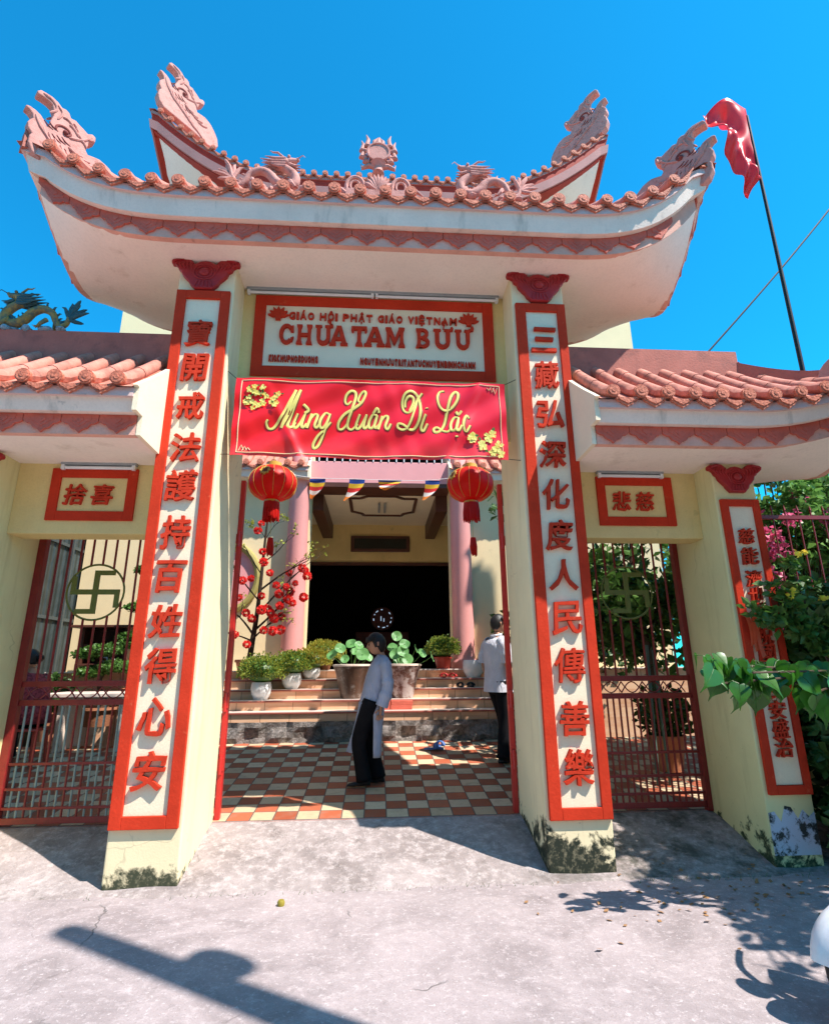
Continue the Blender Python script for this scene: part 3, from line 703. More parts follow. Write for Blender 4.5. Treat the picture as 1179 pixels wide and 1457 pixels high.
def spread(txt, x0, x1, z0, z1, h, bold, par, mat, y, gap=.45, hv=None, sizes=None):
    """letters laid out one by one from x0 to x1"""
    ws = {' ': .5, 'I': .42, 'Í': .42, '1': .45, 'M': 1.2, 'W': 1.3, 'Ư': 1.15, 'N': 1.05, 'H': 1.05, 'L': .8}
    tot = sum(ws.get(c, 1.) for c in txt); x = x0; m = MB()
    for i, c in enumerate(txt):
        w = ws.get(c, 1.)*(x1-x0)/tot
        if c != ' ':
            base = glyph_mesh('O', h, None, .01, bold)
            cu_h = h*(1.32 if c in 'ÁÊỐÍ' else 1.55 if c in 'ỆẬ' else 1.28 if c in 'Ộ' else 1.0)
            if c == 'Ộ': cu_h = h*1.6
            g = glyph_mesh(c, cu_h, w*.78, .010, bold); dz = (cu_h-h)/2
            if c in 'ỘẬỆ': dz = h*.03
            if c == 'Ư': g = glyph_mesh(c, h*1.08, w*.85, .010, bold); dz = h*.02
            f = (x+w/2-x0)/(x1-x0); m.merge(put(g, x+w/2, y-.010, z0+(z1-z0)*f+dz, R(rnd.uniform(-2, 2))))
        x += w
    return obj('lettering', m, mat, par)
spread('GIÁO HỘI PHẬT GIÁO VIỆTNAM', -.945, .815, 5.035, 5.025, .085, .03, sign, M_redlet, 4.975)
spread('KIOKHUPHO5DUONG', -1.115, -.62, 4.535, 4.530, .075, .045, sign, M_redlet, 4.975)
spread('NGUYENHƯUTRITANTUCHUYENBINHCHANH', -.20, .985, 4.528, 4.515, .075, .045, sign, M_redlet, 4.975)
def slab_letter(c, x, w, z0, h, par, y=4.975):
    """bold slab-serif capital built from strokes; every stroke has its own depth so faces never coincide"""
    sw = .235*w; k = [0]; m = MB()
    def X(u): return x+w*u
    def Z(v): return z0+h*v
    def poly(pts):
        k[0] += 1; m.prism_xz([(X(a), Z(b)) for a, b in pts], y-.026-.0012*k[0], y+.002)
    def stem(u, a=0, b=1, flare=True, wd=.235):
        q = wd/2
        if flare: poly([(u-q*1.75, a), (u+q*1.75, a), (u+q*1.55, a+.09), (u+q, a+.2), (u+q*.85, .5), (u+q, b-.2), (u+q*1.5, b-.08), (u+q*1.65, b), (u-q*1.65, b), (u-q*1.5, b-.08), (u-q, b-.2), (u-q*.85, .5), (u-q, a+.2), (u-q*1.55, a+.09)])
        else: poly([(u-q, a), (u+q, a), (u+q, b), (u-q, b)])
    def arc(cx, cz, rx, rz, a0, a1, tx=.22, tz=.2, n=14):
        o = [(cx+rx*math.cos(R(a0+(a1-a0)*i/n)), cz+rz*math.sin(R(a0+(a1-a0)*i/n))) for i in range(n+1)]
        i_ = [(cx+(rx-tx)*math.cos(R(a0+(a1-a0)*i/n)), cz+(rz-tz)*math.sin(R(a0+(a1-a0)*i/n))) for i in range(n, -1, -1)]
        poly(o+i_)
    if c == 'C': arc(.52, .5, .5, .52, 40, 320, .26, .17); poly([(.78,.62),(1.0,.60),(.98,.95),(.84,.9)]); poly([(.80,.30),(1.02,.36),(.93,.10),(.80,.14)])
    if c == 'H': stem(.17); stem(.83); poly([(.2,.40),(.8,.40),(.8,.56),(.2,.56)])
    if c == 'U': arc(.5, .36, .46, .38, 180, 360, .25, .2); poly([(.04,.34),(.29,.34),(.30,.9),(.40,.92),(.40,1),(-.06,1),(-.06,.92),(.03,.9)]); poly([(.71,.34),(.96,.34),(.97,.9),(1.06,.92),(1.06,1),(.60,1),(.60,.92),(.70,.9)])
    if c == 'A': poly([(.36,1),(.66,1),(.98,.14),(1.06,.1),(1.06,0),(.62,0),(.62,.1),(.70,.12),(.5,.78)]); poly([(.40,.98),(.56,.90),(.28,.13),(.36,.1),(.36,0),(-.06,0),(-.06,.1),(.04,.13)]); poly([(.24,.26),(.78,.26),(.74,.40),(.28,.40)])
    if c == 'T': stem(.5, wd=.27); poly([(-.02,.80),(.06,.68),(.14,.70),(.16,.83),(.84,.83),(.86,.70),(.94,.68),(1.02,.80),(1.0,1),(0,1)])
    if c == 'M': stem(.13, wd=.19); stem(.87, wd=.21); poly([(.06,1),(.28,1),(.54,.36),(.44,.08)]); poly([(.94,1),(.74,1),(.44,.3),(.50,.08)])
    if c == 'B': stem(.2, wd=.26); arc(.45, .745, .42, .255, -90, 90, .24, .13); arc(.45, .275, .50, .275, -90, 90, .25, .14); poly([(.2,.87),(.5,.87),(.5,1),(.2,1)]); poly([(.2,0),(.5,0),(.5,.13),(.2,.13)]); poly([(.2,.46),(.5,.46),(.5,.57),(.2,.57)])
    if c == 'horn': poly([(0,0),(.9,.1),(1.0,.5),(.8,1),(.45,.9),(.55,.5),(0,.35)])
    if c == 'grave': poly([(0,1),(.35,1.05),(1,.1),(.75,0)])
    if c == 'hook': arc(.45, .7, .42, .32, -70, 170, .22, .16, 10); poly([(.45,.5),(.7,.42),(.6,.0),(.38,.0)])
    return obj('letter', m, M_redlet, par)
def sx(px): return -1.019+(px-397)*.0072
def szz(f): return 4.705-.004*0+.0*f
for c, a, b in (('C',396,416.5),('H',421,442),('U',448,468.5),('A',468,491.5),('T',498,520),('A',517.5,544),('M',547,573),('B',590.5,611),('U',617,640.5),('U',648,669)):
    slab_letter(c, sx(a), sx(b)-sx(a), 4.700, .225, sign)
slab_letter('grave', sx(463), .055, 4.925, .06, sign); slab_letter('horn', sx(468)-.02, .05, 4.90, .045, sign); slab_letter('horn', sx(640)-.02, .055, 4.905, .05, sign); slab_letter('horn', sx(668)-.01, .06, 4.91, .06, sign); slab_letter('hook', sx(627), .05, 4.93, .09, sign)
def lotus(x, z, w, par):
    y = 4.975; k = 0; m = MB()
    for a, l, wd in ((0, .62, .22), (28, .62, .2), (-28, .62, .2), (56, .58, .2), (-56, .58, .2), (82, .58, .16), (-82, .58, .16)):
        k += 1; d = Vector((math.sin(R(a)), math.cos(R(a)))); n_ = Vector((d.y, -d.x)); o = Vector((0, -.18))
        pts = [o-n_*wd*.4, o+d*l*.55-n_*wd*.62, o+d*l, o+d*l*.55+n_*wd*.62, o+n_*wd*.4]
        m.prism_xz([(x+q.x*w, z+q.y*w) for q in pts], y-.022-.0012*k, y+.002)
    m.prism_xz([(x-.3*w, z-.14*w), (x+.3*w, z-.14*w), (x+.12*w, z-.30*w), (x+.14*w, z-.42*w), (x-.14*w, z-.42*w), (x-.12*w, z-.30*w)], y-.034, y+.002)
    return obj('lotus_emblem', m, M_redlet, par)
lotus(-1.045, 5.055, .19, sign); lotus(.93, 5.055, .19, sign)
YL = 4.89
for x0, x1, ch, lab in ((2.09, 2.84, '悲慈', 'small red framed sign over the right bay'), (-2.935, -2.185, '捨喜', 'small red framed sign over the left bay')):
    f = framed_sign(x0, x1, 2.805, 3.29, .085, YL, M_wall, lab)
    for i, c in enumerate(ch): obj('character', put(brush_char(c, .19, .19, .012, .016), (x0+x1)/2-.03+(i-.5)*.23, YL-.016, 3.045), M_redlet, f)
# roofs
M_bed = paint('tile_bed', (.66, .46, .42), .75, .12, 4, .2, 50, .2, (.3, .2, .17), 9, (.6, .75))
RM = dict(bed=M_bed, soffit=M_soffit, band=M_band, fascia=M_fascia, scal=M_scal, cap=M_cap, tile=M_tile, ridge=M_ridge)
roof(gate, -3.15, 3.17, 4.29, 5.88, ZS-.04, True, True, .43, 3.3, 1.55, .175, .225, 6.56, RM, None, off=.125, upr=.62)
for cx, cy, a, lab in ((-3.20, 4.17, 45, 'sunlit crest at the left front corner'), (3.27, 4.17, 135, 'shaded crest at the right front corner'), (-3.20, 5.93, -45, None), (3.20, 5.93, -135, None)):
    finial(gate, (cx, cy, 6.0 if cx < 0 else 6.12), R(a), .97, (M_orn, M_orngr), label=lab)
dragon(gate, (-1.42, 5.05, 6.70), 1.0, 1, [M_orn, M_orn]); dragon(gate, (1.36, 5.05, 6.72), 1.0, -1, [M_orn, M_orn])
# flaming pearl on a lotus between the two dragons
px, py, pz = -.04, 5.05, 6.70
m = MB(); m.tube([(px, py-.05, pz+.60), (px, py+.05, pz+.60)], .115, 20); m.tube([(px+.125*math.cos(2*math.pi*i/24), py-.05, pz+.60+.125*math.sin(2*math.pi*i/24)) for i in range(25)], .014, 6)
for s in (-1, 1):
    for a, l in ((20, .13), (55, .15), (-18, .12), (-48, .12)):
        b = Vector((px+s*.15*math.cos(R(a)), py, pz+.60+.15*math.sin(R(a)))); m.tube([b, b+Vector((s*.055, 0, .01)), b+Vector((s*.035, 0, l*.7)), b+Vector((s*.06, 0, l+.03))], [.03, .034, .022, .003], 8)
    m.tube([(px+s*.04, py, pz+.72), (px+s*.05, py, pz+.80), (px, py, pz+.87)], [.03, .025, .003], 8)
    m.tube([(px+s*.03, py, pz+.42), (px+s*.11, py, pz+.44), (px+s*.19, py, pz+.40), (px+s*.20, py, pz+.46)], [.03, .03, .022, .006], 8)
m.tube([(px, py, pz+.72), (px, py, pz+.80), (px+.012, py, pz+.875)], [.045, .035, .003], 8)
m.lathe([(.03, .30), (.07, .33), (.05, .38), (.06, .42), (.10, .46), (.05, .48)], (px, py, pz), 14)
for i in range(9):
    a = R(-64+16*i); m.tube([(px, py-.02, pz+.05), (px+.11*math.sin(a), py-.05, pz+.05+.12*math.cos(a)), (px+.17*math.sin(a), py-.04, pz+.06+.22*math.cos(a))], [.03, .034, .006], 7)
for s in (-1, 1):
    m.tube([(px+s*.26+.10*math.cos(2*math.pi*i/20), py, pz+.13+.13*math.sin(2*math.pi*i/20)) for i in range(21)], .024, 8); m.tube([(px+s*.26+.055*math.cos(2*math.pi*i/16), py-.02, pz+.12+.07*math.sin(2*math.pi*i/16)) for i in range(17)], .014, 7)
    m.tube([(px+s*.36, py, pz+.02), (px+s*.44, py, pz+.10), (px+s*.52, py, pz+.03)], [.03, .025, .006], 8)
m.box(px-.36, px+.36, py-.07, py+.07, pz-.06, pz+.03)
obj('flaming_pearl', m, M_orn, gate, smooth=True)
# wing roofs
WM = dict(RM, ridge_h=.30)
roof(gate, PR1+.002, 4.44, 4.19, 5.62, 3.335, False, True, .30, 2.0, 1.3, .165, .165, 4.42, WM, None, off=.12, butt_mat=M_panel)
roof(gate, -4.56, PL0-.002, 4.19, 5.62, 3.335, True, False, .30, 2.0, 1.3, .165, .165, 4.42, WM, None, off=.12, butt_mat=M_panel)
for cx, a in ((4.52, 135), (-4.64, 45)): finial(gate, (cx, 4.07, 4.05), R(a), .62, (M_orn, M_orngr))

# ============================================================ things fixed to the gate
def tube_lamp(name, label, x0, x1, y, z, n=1, group=None):
    t = thing(name, label, 'lamp', ((x0+x1)/2, y, z), 0, group)
    m = MB(); m.box(x0, x1, y-.05, y+.0, z, z+.045); obj('housing', m, M_steel, t, bevel=.004)
    w = (x1-x0)/n
    for i in range(n):
        a, b = x0+w*i+.03, x0+w*(i+1)-.03; m = MB(); m.tube([(a, y-.028, z-.022), (b, y-.028, z-.022)], .016, 10); g = obj('glass_tube', m, M_white, t, smooth=True)
        m = MB(); m.box(a-.022, a+.006, y-.05, y-.006, z-.045, z-.001); m.box(b-.006, b+.022, y-.05, y-.006, z-.045, z-.001); obj('socket', m, M_white, t)
tube_lamp('tube_lamp', 'long double fluorescent tube under the main roof above the name sign', -1.38, 1.26, 4.978, 5.315, 2)
tube_lamp('tube_lamp', 'short fluorescent tube above the small sign of the left bay', -2.86, -2.20, 4.888, 3.318)
tube_lamp('tube_lamp', 'short fluorescent tube above the small sign of the right bay', 2.10, 2.76, 4.888, 3.318)
# blue-green dragon on the left wing's ridge
M_dgy = paint('dragon_yellow', (.33, .24, .07), .6, .3, 14, .4, 50, .3, (.04, .10, .10), 16, (.44, .58)); M_dgt = paint('dragon_teal', (.035, .11, .13), .55, .3, 12, .4, 50, .3); M_dgc = paint('dragon_cloud', (.25, .40, .48), .6, .3, 14, .4, 50, .3, (.04, .08, .09), 20, (.5, .62))
dr = thing('dragon_statue', 'teal and yellow dragon sculpture on the ridge of the left wing roof', 'statue', (-3.26, 4.9, 4.70)); dragon(dr, (-3.26, 4.87, 4.70), .86, -1, [M_dgy, M_dgt, M_dgc])

# gate posts of the middle bay
for x, lab in ((-1.385, 'bright red steel gate post against the left pillar'), (1.285, 'bright red steel gate post against the right pillar')):
    t = thing('gate_post', lab, 'post', (x, 5.475, .24)); m = MB(); m.box(x-.024, x+.024, 5.455, 5.515, .235, 3.40); obj('post', m, M_postred, t, bevel=.006)
    for z in (.62, 1.15, 2.7): m = MB(); m.tube([(x, 5.452, z), (x, 5.452, z+.16)], .016, 10); m.box(x-.03, x+.03, 5.45, 5.456, z+.03, z+.13); obj('hinge', m, M_postred, t)
# wing gates
def wing_gate(x0, x1, cx, label, grey):
    y = 5.40; t = thing('metal_gate', label, 'gate', ((x0+x1)/2, y, .25)); r = .011
    m = MB(); m.box(x0, x0+.07, y-.035, y+.035, .245, 2.88); m.box(x1-.05, x1, y-.035, y+.035, .245, 2.88); m.box(x0+.07, x1-.05, y-.02, y+.02, 2.83, 2.88)
    obj('gate_frame', m, M_metalred, t, bevel=.004)
    m = MB()
    for z, h in ((1.385, .05), (1.225, .05), (.275, .05), (.735, .022), (.535, .022), (.385, .022)): m.box(x0+.071, x1-.051, y-.016, y+.016, z, z+h)
    obj('cross_rail', m, M_metalred, t, bevel=.003)
    cz = 2.24; rr = .262; n = 11
    for i in range(1, n):
        x = x0+.07+(x1-x0-.12)*i/n; d = abs(x-cx); segs = [(1.436, 2.83)]
        if d < rr-.01: hh = math.sqrt(rr*rr-d*d); segs = [(1.436, cz-hh), (cz+hh, 2.83)]
        for a, b in segs: m = MB(); m.tube([(x, y, a), (x, y, b)], r, 8); obj('upper_bar', m, M_metalred, t)
    n = 19
    for i in range(1, n):
        x = x0+.07+(x1-x0-.12)*i/n; m = MB(); m.tube([(x, y-.001, .325), (x, y-.001, 1.225)], r*.9, 8); obj('lower_bar', m, grey if (grey and i % 5 not in (0, 3)) else M_metalred, t)
    m = MB()
    for i in range(5):                     # crossed arcs between the two mid rails
        a = x0+.10+(x1-x0-.2)*i/5; w = (x1-x0-.2)/5
        for s in (0, 1): m.tube([(a+w*f, y+.006*s, 1.28+(.10*math.sin(math.pi*f) if s else .10*(1-math.sin(math.pi*f)))) for f in [k/8 for k in range(9)]], .006, 6)
    obj('scroll_rail', m, M_metalred, t)
    m = MB(); m.tube([(cx+rr*math.cos(2*math.pi*i/36), y, cz+rr*math.sin(2*math.pi*i/36)) for i in range(37)], .010, 6); e = obj('emblem_ring', m, M_olive, t, smooth=True)
    m = MB(); a, w = .205, .024; m.box(cx-w, cx+w, y-.014, y+.004, cz-a, cz+a); m.box(cx-a-.02, cx-w, y-.012, y+.003, cz-w, cz+w); m.box(cx+w, cx+a+.02, y-.012, y+.003, cz-w, cz+w)
    m.box(cx+w, cx+a*.80, y-.0125, y+.0025, cz+a-.045, cz+a); m.box(cx-a*.80, cx-w, y-.0125, y+.0025, cz-a, cz-a+.045)
    m.box(cx+a-.025, cx+a+.02, y-.0115, y+.0015, cz-a*.72, cz-w); m.box(cx-a-.02, cx-a+.025, y-.0115, y+.0015, cz+w, cz+a*.72)
    obj('temple_emblem', m, M_olive, e)
wing_gate(-3.24, PL0, -2.665, 'rusty red barred gate with grey lower bars in the left bay', M_metalgrey)
wing_gate(PR1, 3.09, 2.515, 'dark red barred gate with ring emblem in the right bay', None)
# ============================================================ banner
def banner_mat():
    t = NT('banner_cloth'); x, y, z = t.xyz(t.pos)
    f = t.mapr(t.mth('ADD', x, t.mth('MULTIPLY', t.noise(1.3, 4, .6, t.pos), .8)), -.5, 1.0)  # drift to crimson on the right paints lighting and gloss into the cloth
    c = t.mix(f, (.80, .010, .012), (.76, .008, .026)); c = t.mix(t.mapr(t.mth('ADD', z, t.mth('MULTIPLY', t.noise(6, 4, .6, t.pos), .25)), 3.48, 3.66, .35, 0), c, (.75, .12, .10))
    return t.fin(c, .32, .5)
M_ban = banner_mat(); M_banred = paint('banner_edge_red', (.45, .01, .015), .4, .05); M_banyel = paint('banner_yellow', (.74, .62, .16), .5, .08, 20, .05); M_banout = paint('banner_outline', (.16, .045, .01), .5, .05); M_bancream = paint('banner_cream', (.78, .60, .34), .5, .05)
M_apr = leafmat('apricot_petal', (.68, .55, .06), (.76, .68, .20), .1)
bx0, bx1, bz0, bz1, by_ = -1.325, 1.195, 3.362, 4.135, 4.655
def bsurf(x, z):
    u = (x-bx0)/(bx1-bx0); v = (z-bz0)/(bz1-bz0)
    w = .011*math.sin(9*u+3*v)*math.sin(math.pi*u)+.010*math.sin(23*u-14*v)+.004*math.sin(57*u+9*v+3*math.sin(11*u))*(.3+.7*abs(v-.5))+.026*math.exp(-((u-.10-.14*(1-v))/.02)**2)*(1-v)**.5
    w += .020*math.exp(-((u-.90+.13*(1-v))/.022)**2)+.015*math.exp(-((u-.80+.28*(1-v))/.03)**2)*v+.020*math.sin(38*u+4*math.sin(7*u))*max(0, .28-v)
    return by_-w
ban = thing('banner', 'red new year banner with yellow script strung below the name sign', 'banner', (0, by_, bz0))
m = MB(); NXB = 150
def bpt(u, v, o=0.): x = bx0+(bx1-bx0)*u; z = bz0+(bz1-bz0)*v-.012*math.sin(math.pi*u)*(1-v); return (x, bsurf(x, z)+o, z)
m.grid(NXB, 44, lambda u, v: bpt(u, v)); m.grid(NXB, 44, lambda u, v: bpt(u, v, .004)); obj('cloth', m, M_ban, ban, smooth='all', fixn=False)
m = MB()
for a, b in (((.022,.035),(.022,.965)), ((.022,.965),(.978,.965)), ((.978,.965),(.978,.035)), ((.978,.035),(.022,.035))):
    m.tube([bpt(a[0]+(b[0]-a[0])*i/40, a[1]+(b[1]-a[1])*i/40, -.002) for i in range(41)], .0045, 4)
for cu, cv, sx_, sy_ in ((.022,.035,1,1),(.978,.965,-1,-1)):
    for k in range(3): m.tube([bpt(cu+sx_*(.008+.012*k), cv+sy_*.02, -.003), bpt(cu+sx_*(.016+.012*k), cv+sy_*(.10-.02*k), -.003), bpt(cu+sx_*(.024+.012*k), cv+sy_*.03, -.003)], .004, 4)
obj('printed_border', m, M_bancream, ban)
def A_(pts): return [((320+x/5.359), (525+y/5.359)) for x, y in pts]
def B_(pts): return [((520+x/5.614), (530+y/5.614)) for x, y in pts]
ST = [A_(q) for q in (
 [(318,388),(308,410),(322,448),(352,455),(385,420),(430,340),(480,225),(512,150)], [(512,150),(480,260),(420,450)], [(420,450),(490,290),(548,150)], [(548,150),(520,250),(468,410),(475,445),(500,440),(522,405)],
 [(535,335),(508,415),(520,450),(545,430),(590,335)], [(590,335),(568,420),(580,448),(605,415)], [(585,330),(612,312),(604,292)], [(575,268),(592,282),(612,302)],
 [(640,335),(608,452)], [(620,400),(655,345),(682,345),(680,375),(665,430),(680,450),(705,412)],
 [(772,345),(742,332),(710,380),(702,430),(722,452),(752,415),(778,338)], [(778,338),(740,470),(700,575),(668,602),(660,570),(690,510),(740,460),(785,405)],
 [(935,240),(905,268),(886,240),(896,190),(930,160),(962,170),(966,215),(940,310),(912,395),(912,440),(942,455),(985,415)], [(1000,255),(985,235),(1005,185),(1032,165),(1042,190),(1012,255),(950,305),(885,345),(845,400),(840,445),(865,455),(895,430),(918,390)],
 [(1000,345),(972,425),(985,452),(1010,430),(1052,345)], [(1052,345),(1030,425),(1042,450),(1070,415)],
 [(1130,352),(1100,345),(1072,395),(1070,440),(1092,448),(1118,410),(1132,350)], [(1132,350),(1112,425),(1124,450),(1150,418)], [(1102,338),(1130,300),(1144,332)])] + [B_(q) for q in (
 [(105,345),(72,455)], [(84,405),(118,352),(145,348),(146,375),(128,430),(145,458),(172,412)],
 [(285,278),(288,225),(318,188),(350,200),(352,240),(320,310)], [(392,185),(365,290),(318,420),(270,462),(228,446),(232,416),(270,424),(320,458),(365,445),(400,370),(408,270),(385,185),(335,148),(285,172),(262,235),(272,300),(305,326),(345,300),(385,215),(424,160)],
 [(448,340),(412,440),(430,468),(462,410)], [(456,290),(458,296)],
 [(602,146),(565,155),(546,205),(562,275),(605,308),(660,285),(705,225),(715,170),(692,152),(655,195),(625,300),(600,410),(565,468),(525,482),(512,456),(540,440),(585,470),(625,478),(652,450)],
 [(712,362),(680,362),(652,410),(650,462),(675,472),(702,430),(716,362)], [(716,362),(692,450),(708,476),(736,432)], [(697,312),(716,336),(742,306)], [(690,518),(692,526)],
 [(798,372),(778,350),(755,392),(750,450),(772,478),(806,428)])]
def b2w(px, py):   # photo reading of the script -> banner metres
    u = (px-331)/(717-331); x0 = bx0+(bx1-bx0)*u
    top = 535+(545-535)*u; bot = 646+(654-646)*u; v = (bot-py)/(bot-top); return (x0, bz0+(bz1-bz0)*v)
m1, m2 = MB(), MB()
for q in ST:
    w = [b2w(*p) for p in q]; w = smooth_path([(a, 0, b) for a, b in w], 4)
    if len(w) < 2: continue
    n = len(w); fr = [1 if n < 10 else .72+.28*math.sin(math.pi*min(1, i/(n-1))) for i in range(n)]
    m1.tube([(a.x, bsurf(a.x, a.z)-.005, a.z) for a in w], [.0125*f for f in fr], 8, flat=((0,1,0), .10)); m2.tube([(a.x+.007, bsurf(a.x, a.z)-.002, a.z-.006) for a in w], [.0165*f for f in fr], 8, flat=((0,1,0), .05))
obj('script_lettering', m1, M_banyel, ban, smooth=True); obj('script_outline', m2, M_banout, ban, smooth=True)
def blossoms(name, pts, r):
    m = MB(); g = MB()
    for (u, v) in pts:
        c = Vector(bpt(u, v, -.006))
        for k in range(5):
            a = R(72*k+rnd.uniform(0, 40)); d = Vector((math.cos(a), 0, math.sin(a))); n_ = Vector((-d.z, 0, d.x)); q = rnd.uniform(.8, 1.15)*r
            m.add([c+Vector((0, -.002*k-.001, 0)), c+d*q*.6+n_*q*.42+Vector((0, -.004-.002*k, 0)), c+d*q+Vector((0, -.003-.002*k, 0)), c+d*q*.6-n_*q*.42+Vector((0, -.004-.002*k, 0))], [(0,1,2,3)])
        if rnd.random() < .7:
            a = rnd.uniform(0, 6.28); g.add([c+Vector((math.cos(a+e)*r*l, -.002, math.sin(a+e)*r*l)) for e, l in ((0, .5), (.3, 1.2), (0, 1.7), (-.3, 1.2))], [(0,1,2,3)])
    obj(name, m, M_apr, ban); obj('printed_leaves', g, M_leafm, ban)
blossoms('printed_blossoms', [(.035+.01*rnd.random()+.13*t_*rnd.uniform(.6, 1.1), .93-.28*rnd.random()*(1-t_*.3)-.22*t_*.5) for t_ in [i/26 for i in range(26)]]+[(.07,.60),(.085,.63),(.065,.68)], .030)
blossoms('printed_blossoms', [(.86+.02*rnd.random(), .24+.05*rnd.random()) for i in range(3)]+[(.905,.16),(.90,.20),(.93,.26),(.945,.33),(.925,.30),(.955,.12),(.965,.18),(.94,.08),(.97,.06)], .045)
m = MB()
for a, b in (((.0,.99),(PL1+.002, 4.66, 4.20)), ((1.,.99),(PR0-.002, 4.66, 4.19)), ((0.,.01),(PL1+.002, 4.66, 3.37)), ((1.,.01),(PR0-.002, 4.66, 3.36))): m.tube([bpt(*a), b], .003, 4)
obj('tie_cord', m, M_black, ban)

# ============================================================ lanterns and pennants
def lantern(x, y, z, rot, label, r=.315):
    t = thing('paper_lantern', label, 'lantern', (x, y, z), rot, 'red lanterns in the middle bay')
    prof = []; N = 14
    for i in range(N+1):
        a = -math.pi/2+math.pi*i/N; prof.append((max(.075, r*math.cos(a)**.8 if math.cos(a) > 0 else .075), .235*math.sin(a)))
    M_lan = bpy.data.materials.get('lantern_cloth')
    if not M_lan:
        q = NT('lantern_cloth'); c = q.mix(q.mapr(q.noise(5, 3, .5), .3, .7), (.62, .012, .010), (.72, .028, .018)); q.fin(c, .45, .3)
        tr = q.n('ShaderNodeBsdfTranslucent'); q.put(tr.inputs[0], (.80, .05, .03)); mx = q.n('ShaderNodeMixShader'); mx.inputs[0].default_value = .4
        q.t.links.new(q.b.outputs[0], mx.inputs[1]); q.t.links.new(tr.outputs[0], mx.inputs[2]); q.t.links.new(mx.outputs[0], q.out.inputs[0]); M_lan = q.m
    m = MB(); n = 32; vs = []
    for rr, zz in prof:
        for k in range(n):
            a = 2*math.pi*k/n; f = 1-.02*(math.cos(a*16)*.5+.5)*(rr/r); vs.append((rr*f*math.cos(a), rr*f*math.sin(a), zz))
    m.add(vs, [(i*n+k, i*n+(k+1)%n, (i+1)*n+(k+1)%n, (i+1)*n+k) for i in range(N) for k in range(n)]); obj('lantern_body', m, M_lan, t, smooth='all', local=True)
    m = MB()
    for k in range(14):
        a = 2*math.pi*(k+.5)/14; m.tube([((rr+.003)*math.cos(a), (rr+.003)*math.sin(a), zz) for rr, zz in prof[2:-2]], .0035, 5)
    obj('gold_ribs', m, M_gold, t, local=True)
    m = MB(); m.lathe([(.085,.232),(.10,.225),(.10,.285),(.09,.29),(.085,.285)], n=20); obj('top_collar', m, M_gold, t, smooth=True, local=True); m = MB(); m.lathe([(.085,-.232),(.098,-.24),(.098,-.268),(.085,-.272)], n=20); obj('bottom_collar', m, M_gold, t, smooth=True, local=True)
    m = MB()
    for k in range(46):
        a = 2*math.pi*k/46; rr = .088*(1+.05*rnd.random()); l = rnd.uniform(.20, .27); s = 1+.18*rnd.random()
        m.tube([(rr*math.cos(a), rr*math.sin(a), -.26), (rr*s*math.cos(a), rr*s*math.sin(a), -.26-l*.5), (rr*s*1.04*math.cos(a+.05), rr*s*1.04*math.sin(a+.05), -.26-l)], [.010, .011, .008], 5)
    obj('fringe', m, M_lan, t, local=True)
    m = MB(); m.tube([(0,0,.23), (0,0,.62)], .004, 5); m.tube([(.0,0,-.25), (.012,0,-.60), (.01,0,-.74)], .003, 5); obj('hanging_cord', m, M_gold, t, local=True)
    m = MB()
    for k in range(9):
        a = 2*math.pi*k/9; m.tube([(.012+.02*math.cos(a), .02*math.sin(a), -.74), (.014+.034*math.cos(a), .034*math.sin(a), -.86), (.02+.03*math.cos(a), .03*math.sin(a), -.96-.03*rnd.random())], [.016, .017, .010], 5)
    obj('small_tassel', m, M_lan, t, local=True)
    a0 = R(-112); e = MB(); c = Vector((.29*math.cos(a0), .29*math.sin(a0), .085)); nrm = Vector((math.cos(a0), math.sin(a0), .45)).normalized(); tx = Vector((-math.sin(a0), math.cos(a0), 0)); ty = nrm.cross(tx)
    pts = []
    for k in range(40): rr = .062*(1+.14*math.cos(8*2*math.pi*k/40)); a = 2*math.pi*k/40; pts.append((rr*math.cos(a), rr*math.sin(a)))
    e.prism(pts, lambda q: tuple(c+tx*q[0]+ty*q[1]+nrm*.014), lambda q: tuple(c+tx*q[0]+ty*q[1]-nrm*.02)); em = obj('gold_medallion', e, M_gold, t, local=True)
    g = glyph_mesh('福', .075, .075, .004, .02); tf = Matrix(((tx.x, -nrm.x, ty.x, c.x+nrm.x*.014), (tx.y, -nrm.y, ty.y, c.y+nrm.y*.014), (tx.z, -nrm.z, ty.z, c.z+nrm.z*.014), (0,0,0,1)))
    q = MB(); q.merge(g, tf); obj('character', q, M_banout, em, local=True)
lantern(-1.395, 7.0, 3.89, R(12), 'left red lantern with gold ribs and frayed fringe above the blossom tree')
lantern(1.247, 7.0, 3.91, R(-38), 'right red lantern with a straight fringe beside the right gate post')
fs = thing('pennant_string', 'string of five small striped pennants between the two lanterns', 'pennants', (0, 7.4, 4.1))
m = MB(); cordp = [(-1.6, 7.3, 4.22), (-1.0, 7.38, 4.12), (-.4, 7.4, 4.11), (.15, 7.4, 4.10), (.75, 7.4, 4.11), (1.5, 7.35, 4.2)]; m.tube(smooth_path(cordp, 6), .004, 5); obj('cord', m, M_white, fs)
PC = [paint('pennant_'+n, c, .7, .08) for n, c in (('blue', (.02, .07, .36)), ('yellow', (.75, .50, .04)), ('red', (.60, .03, .03)), ('white', (.72, .70, .66)), ('orange', (.75, .22, .03)))]
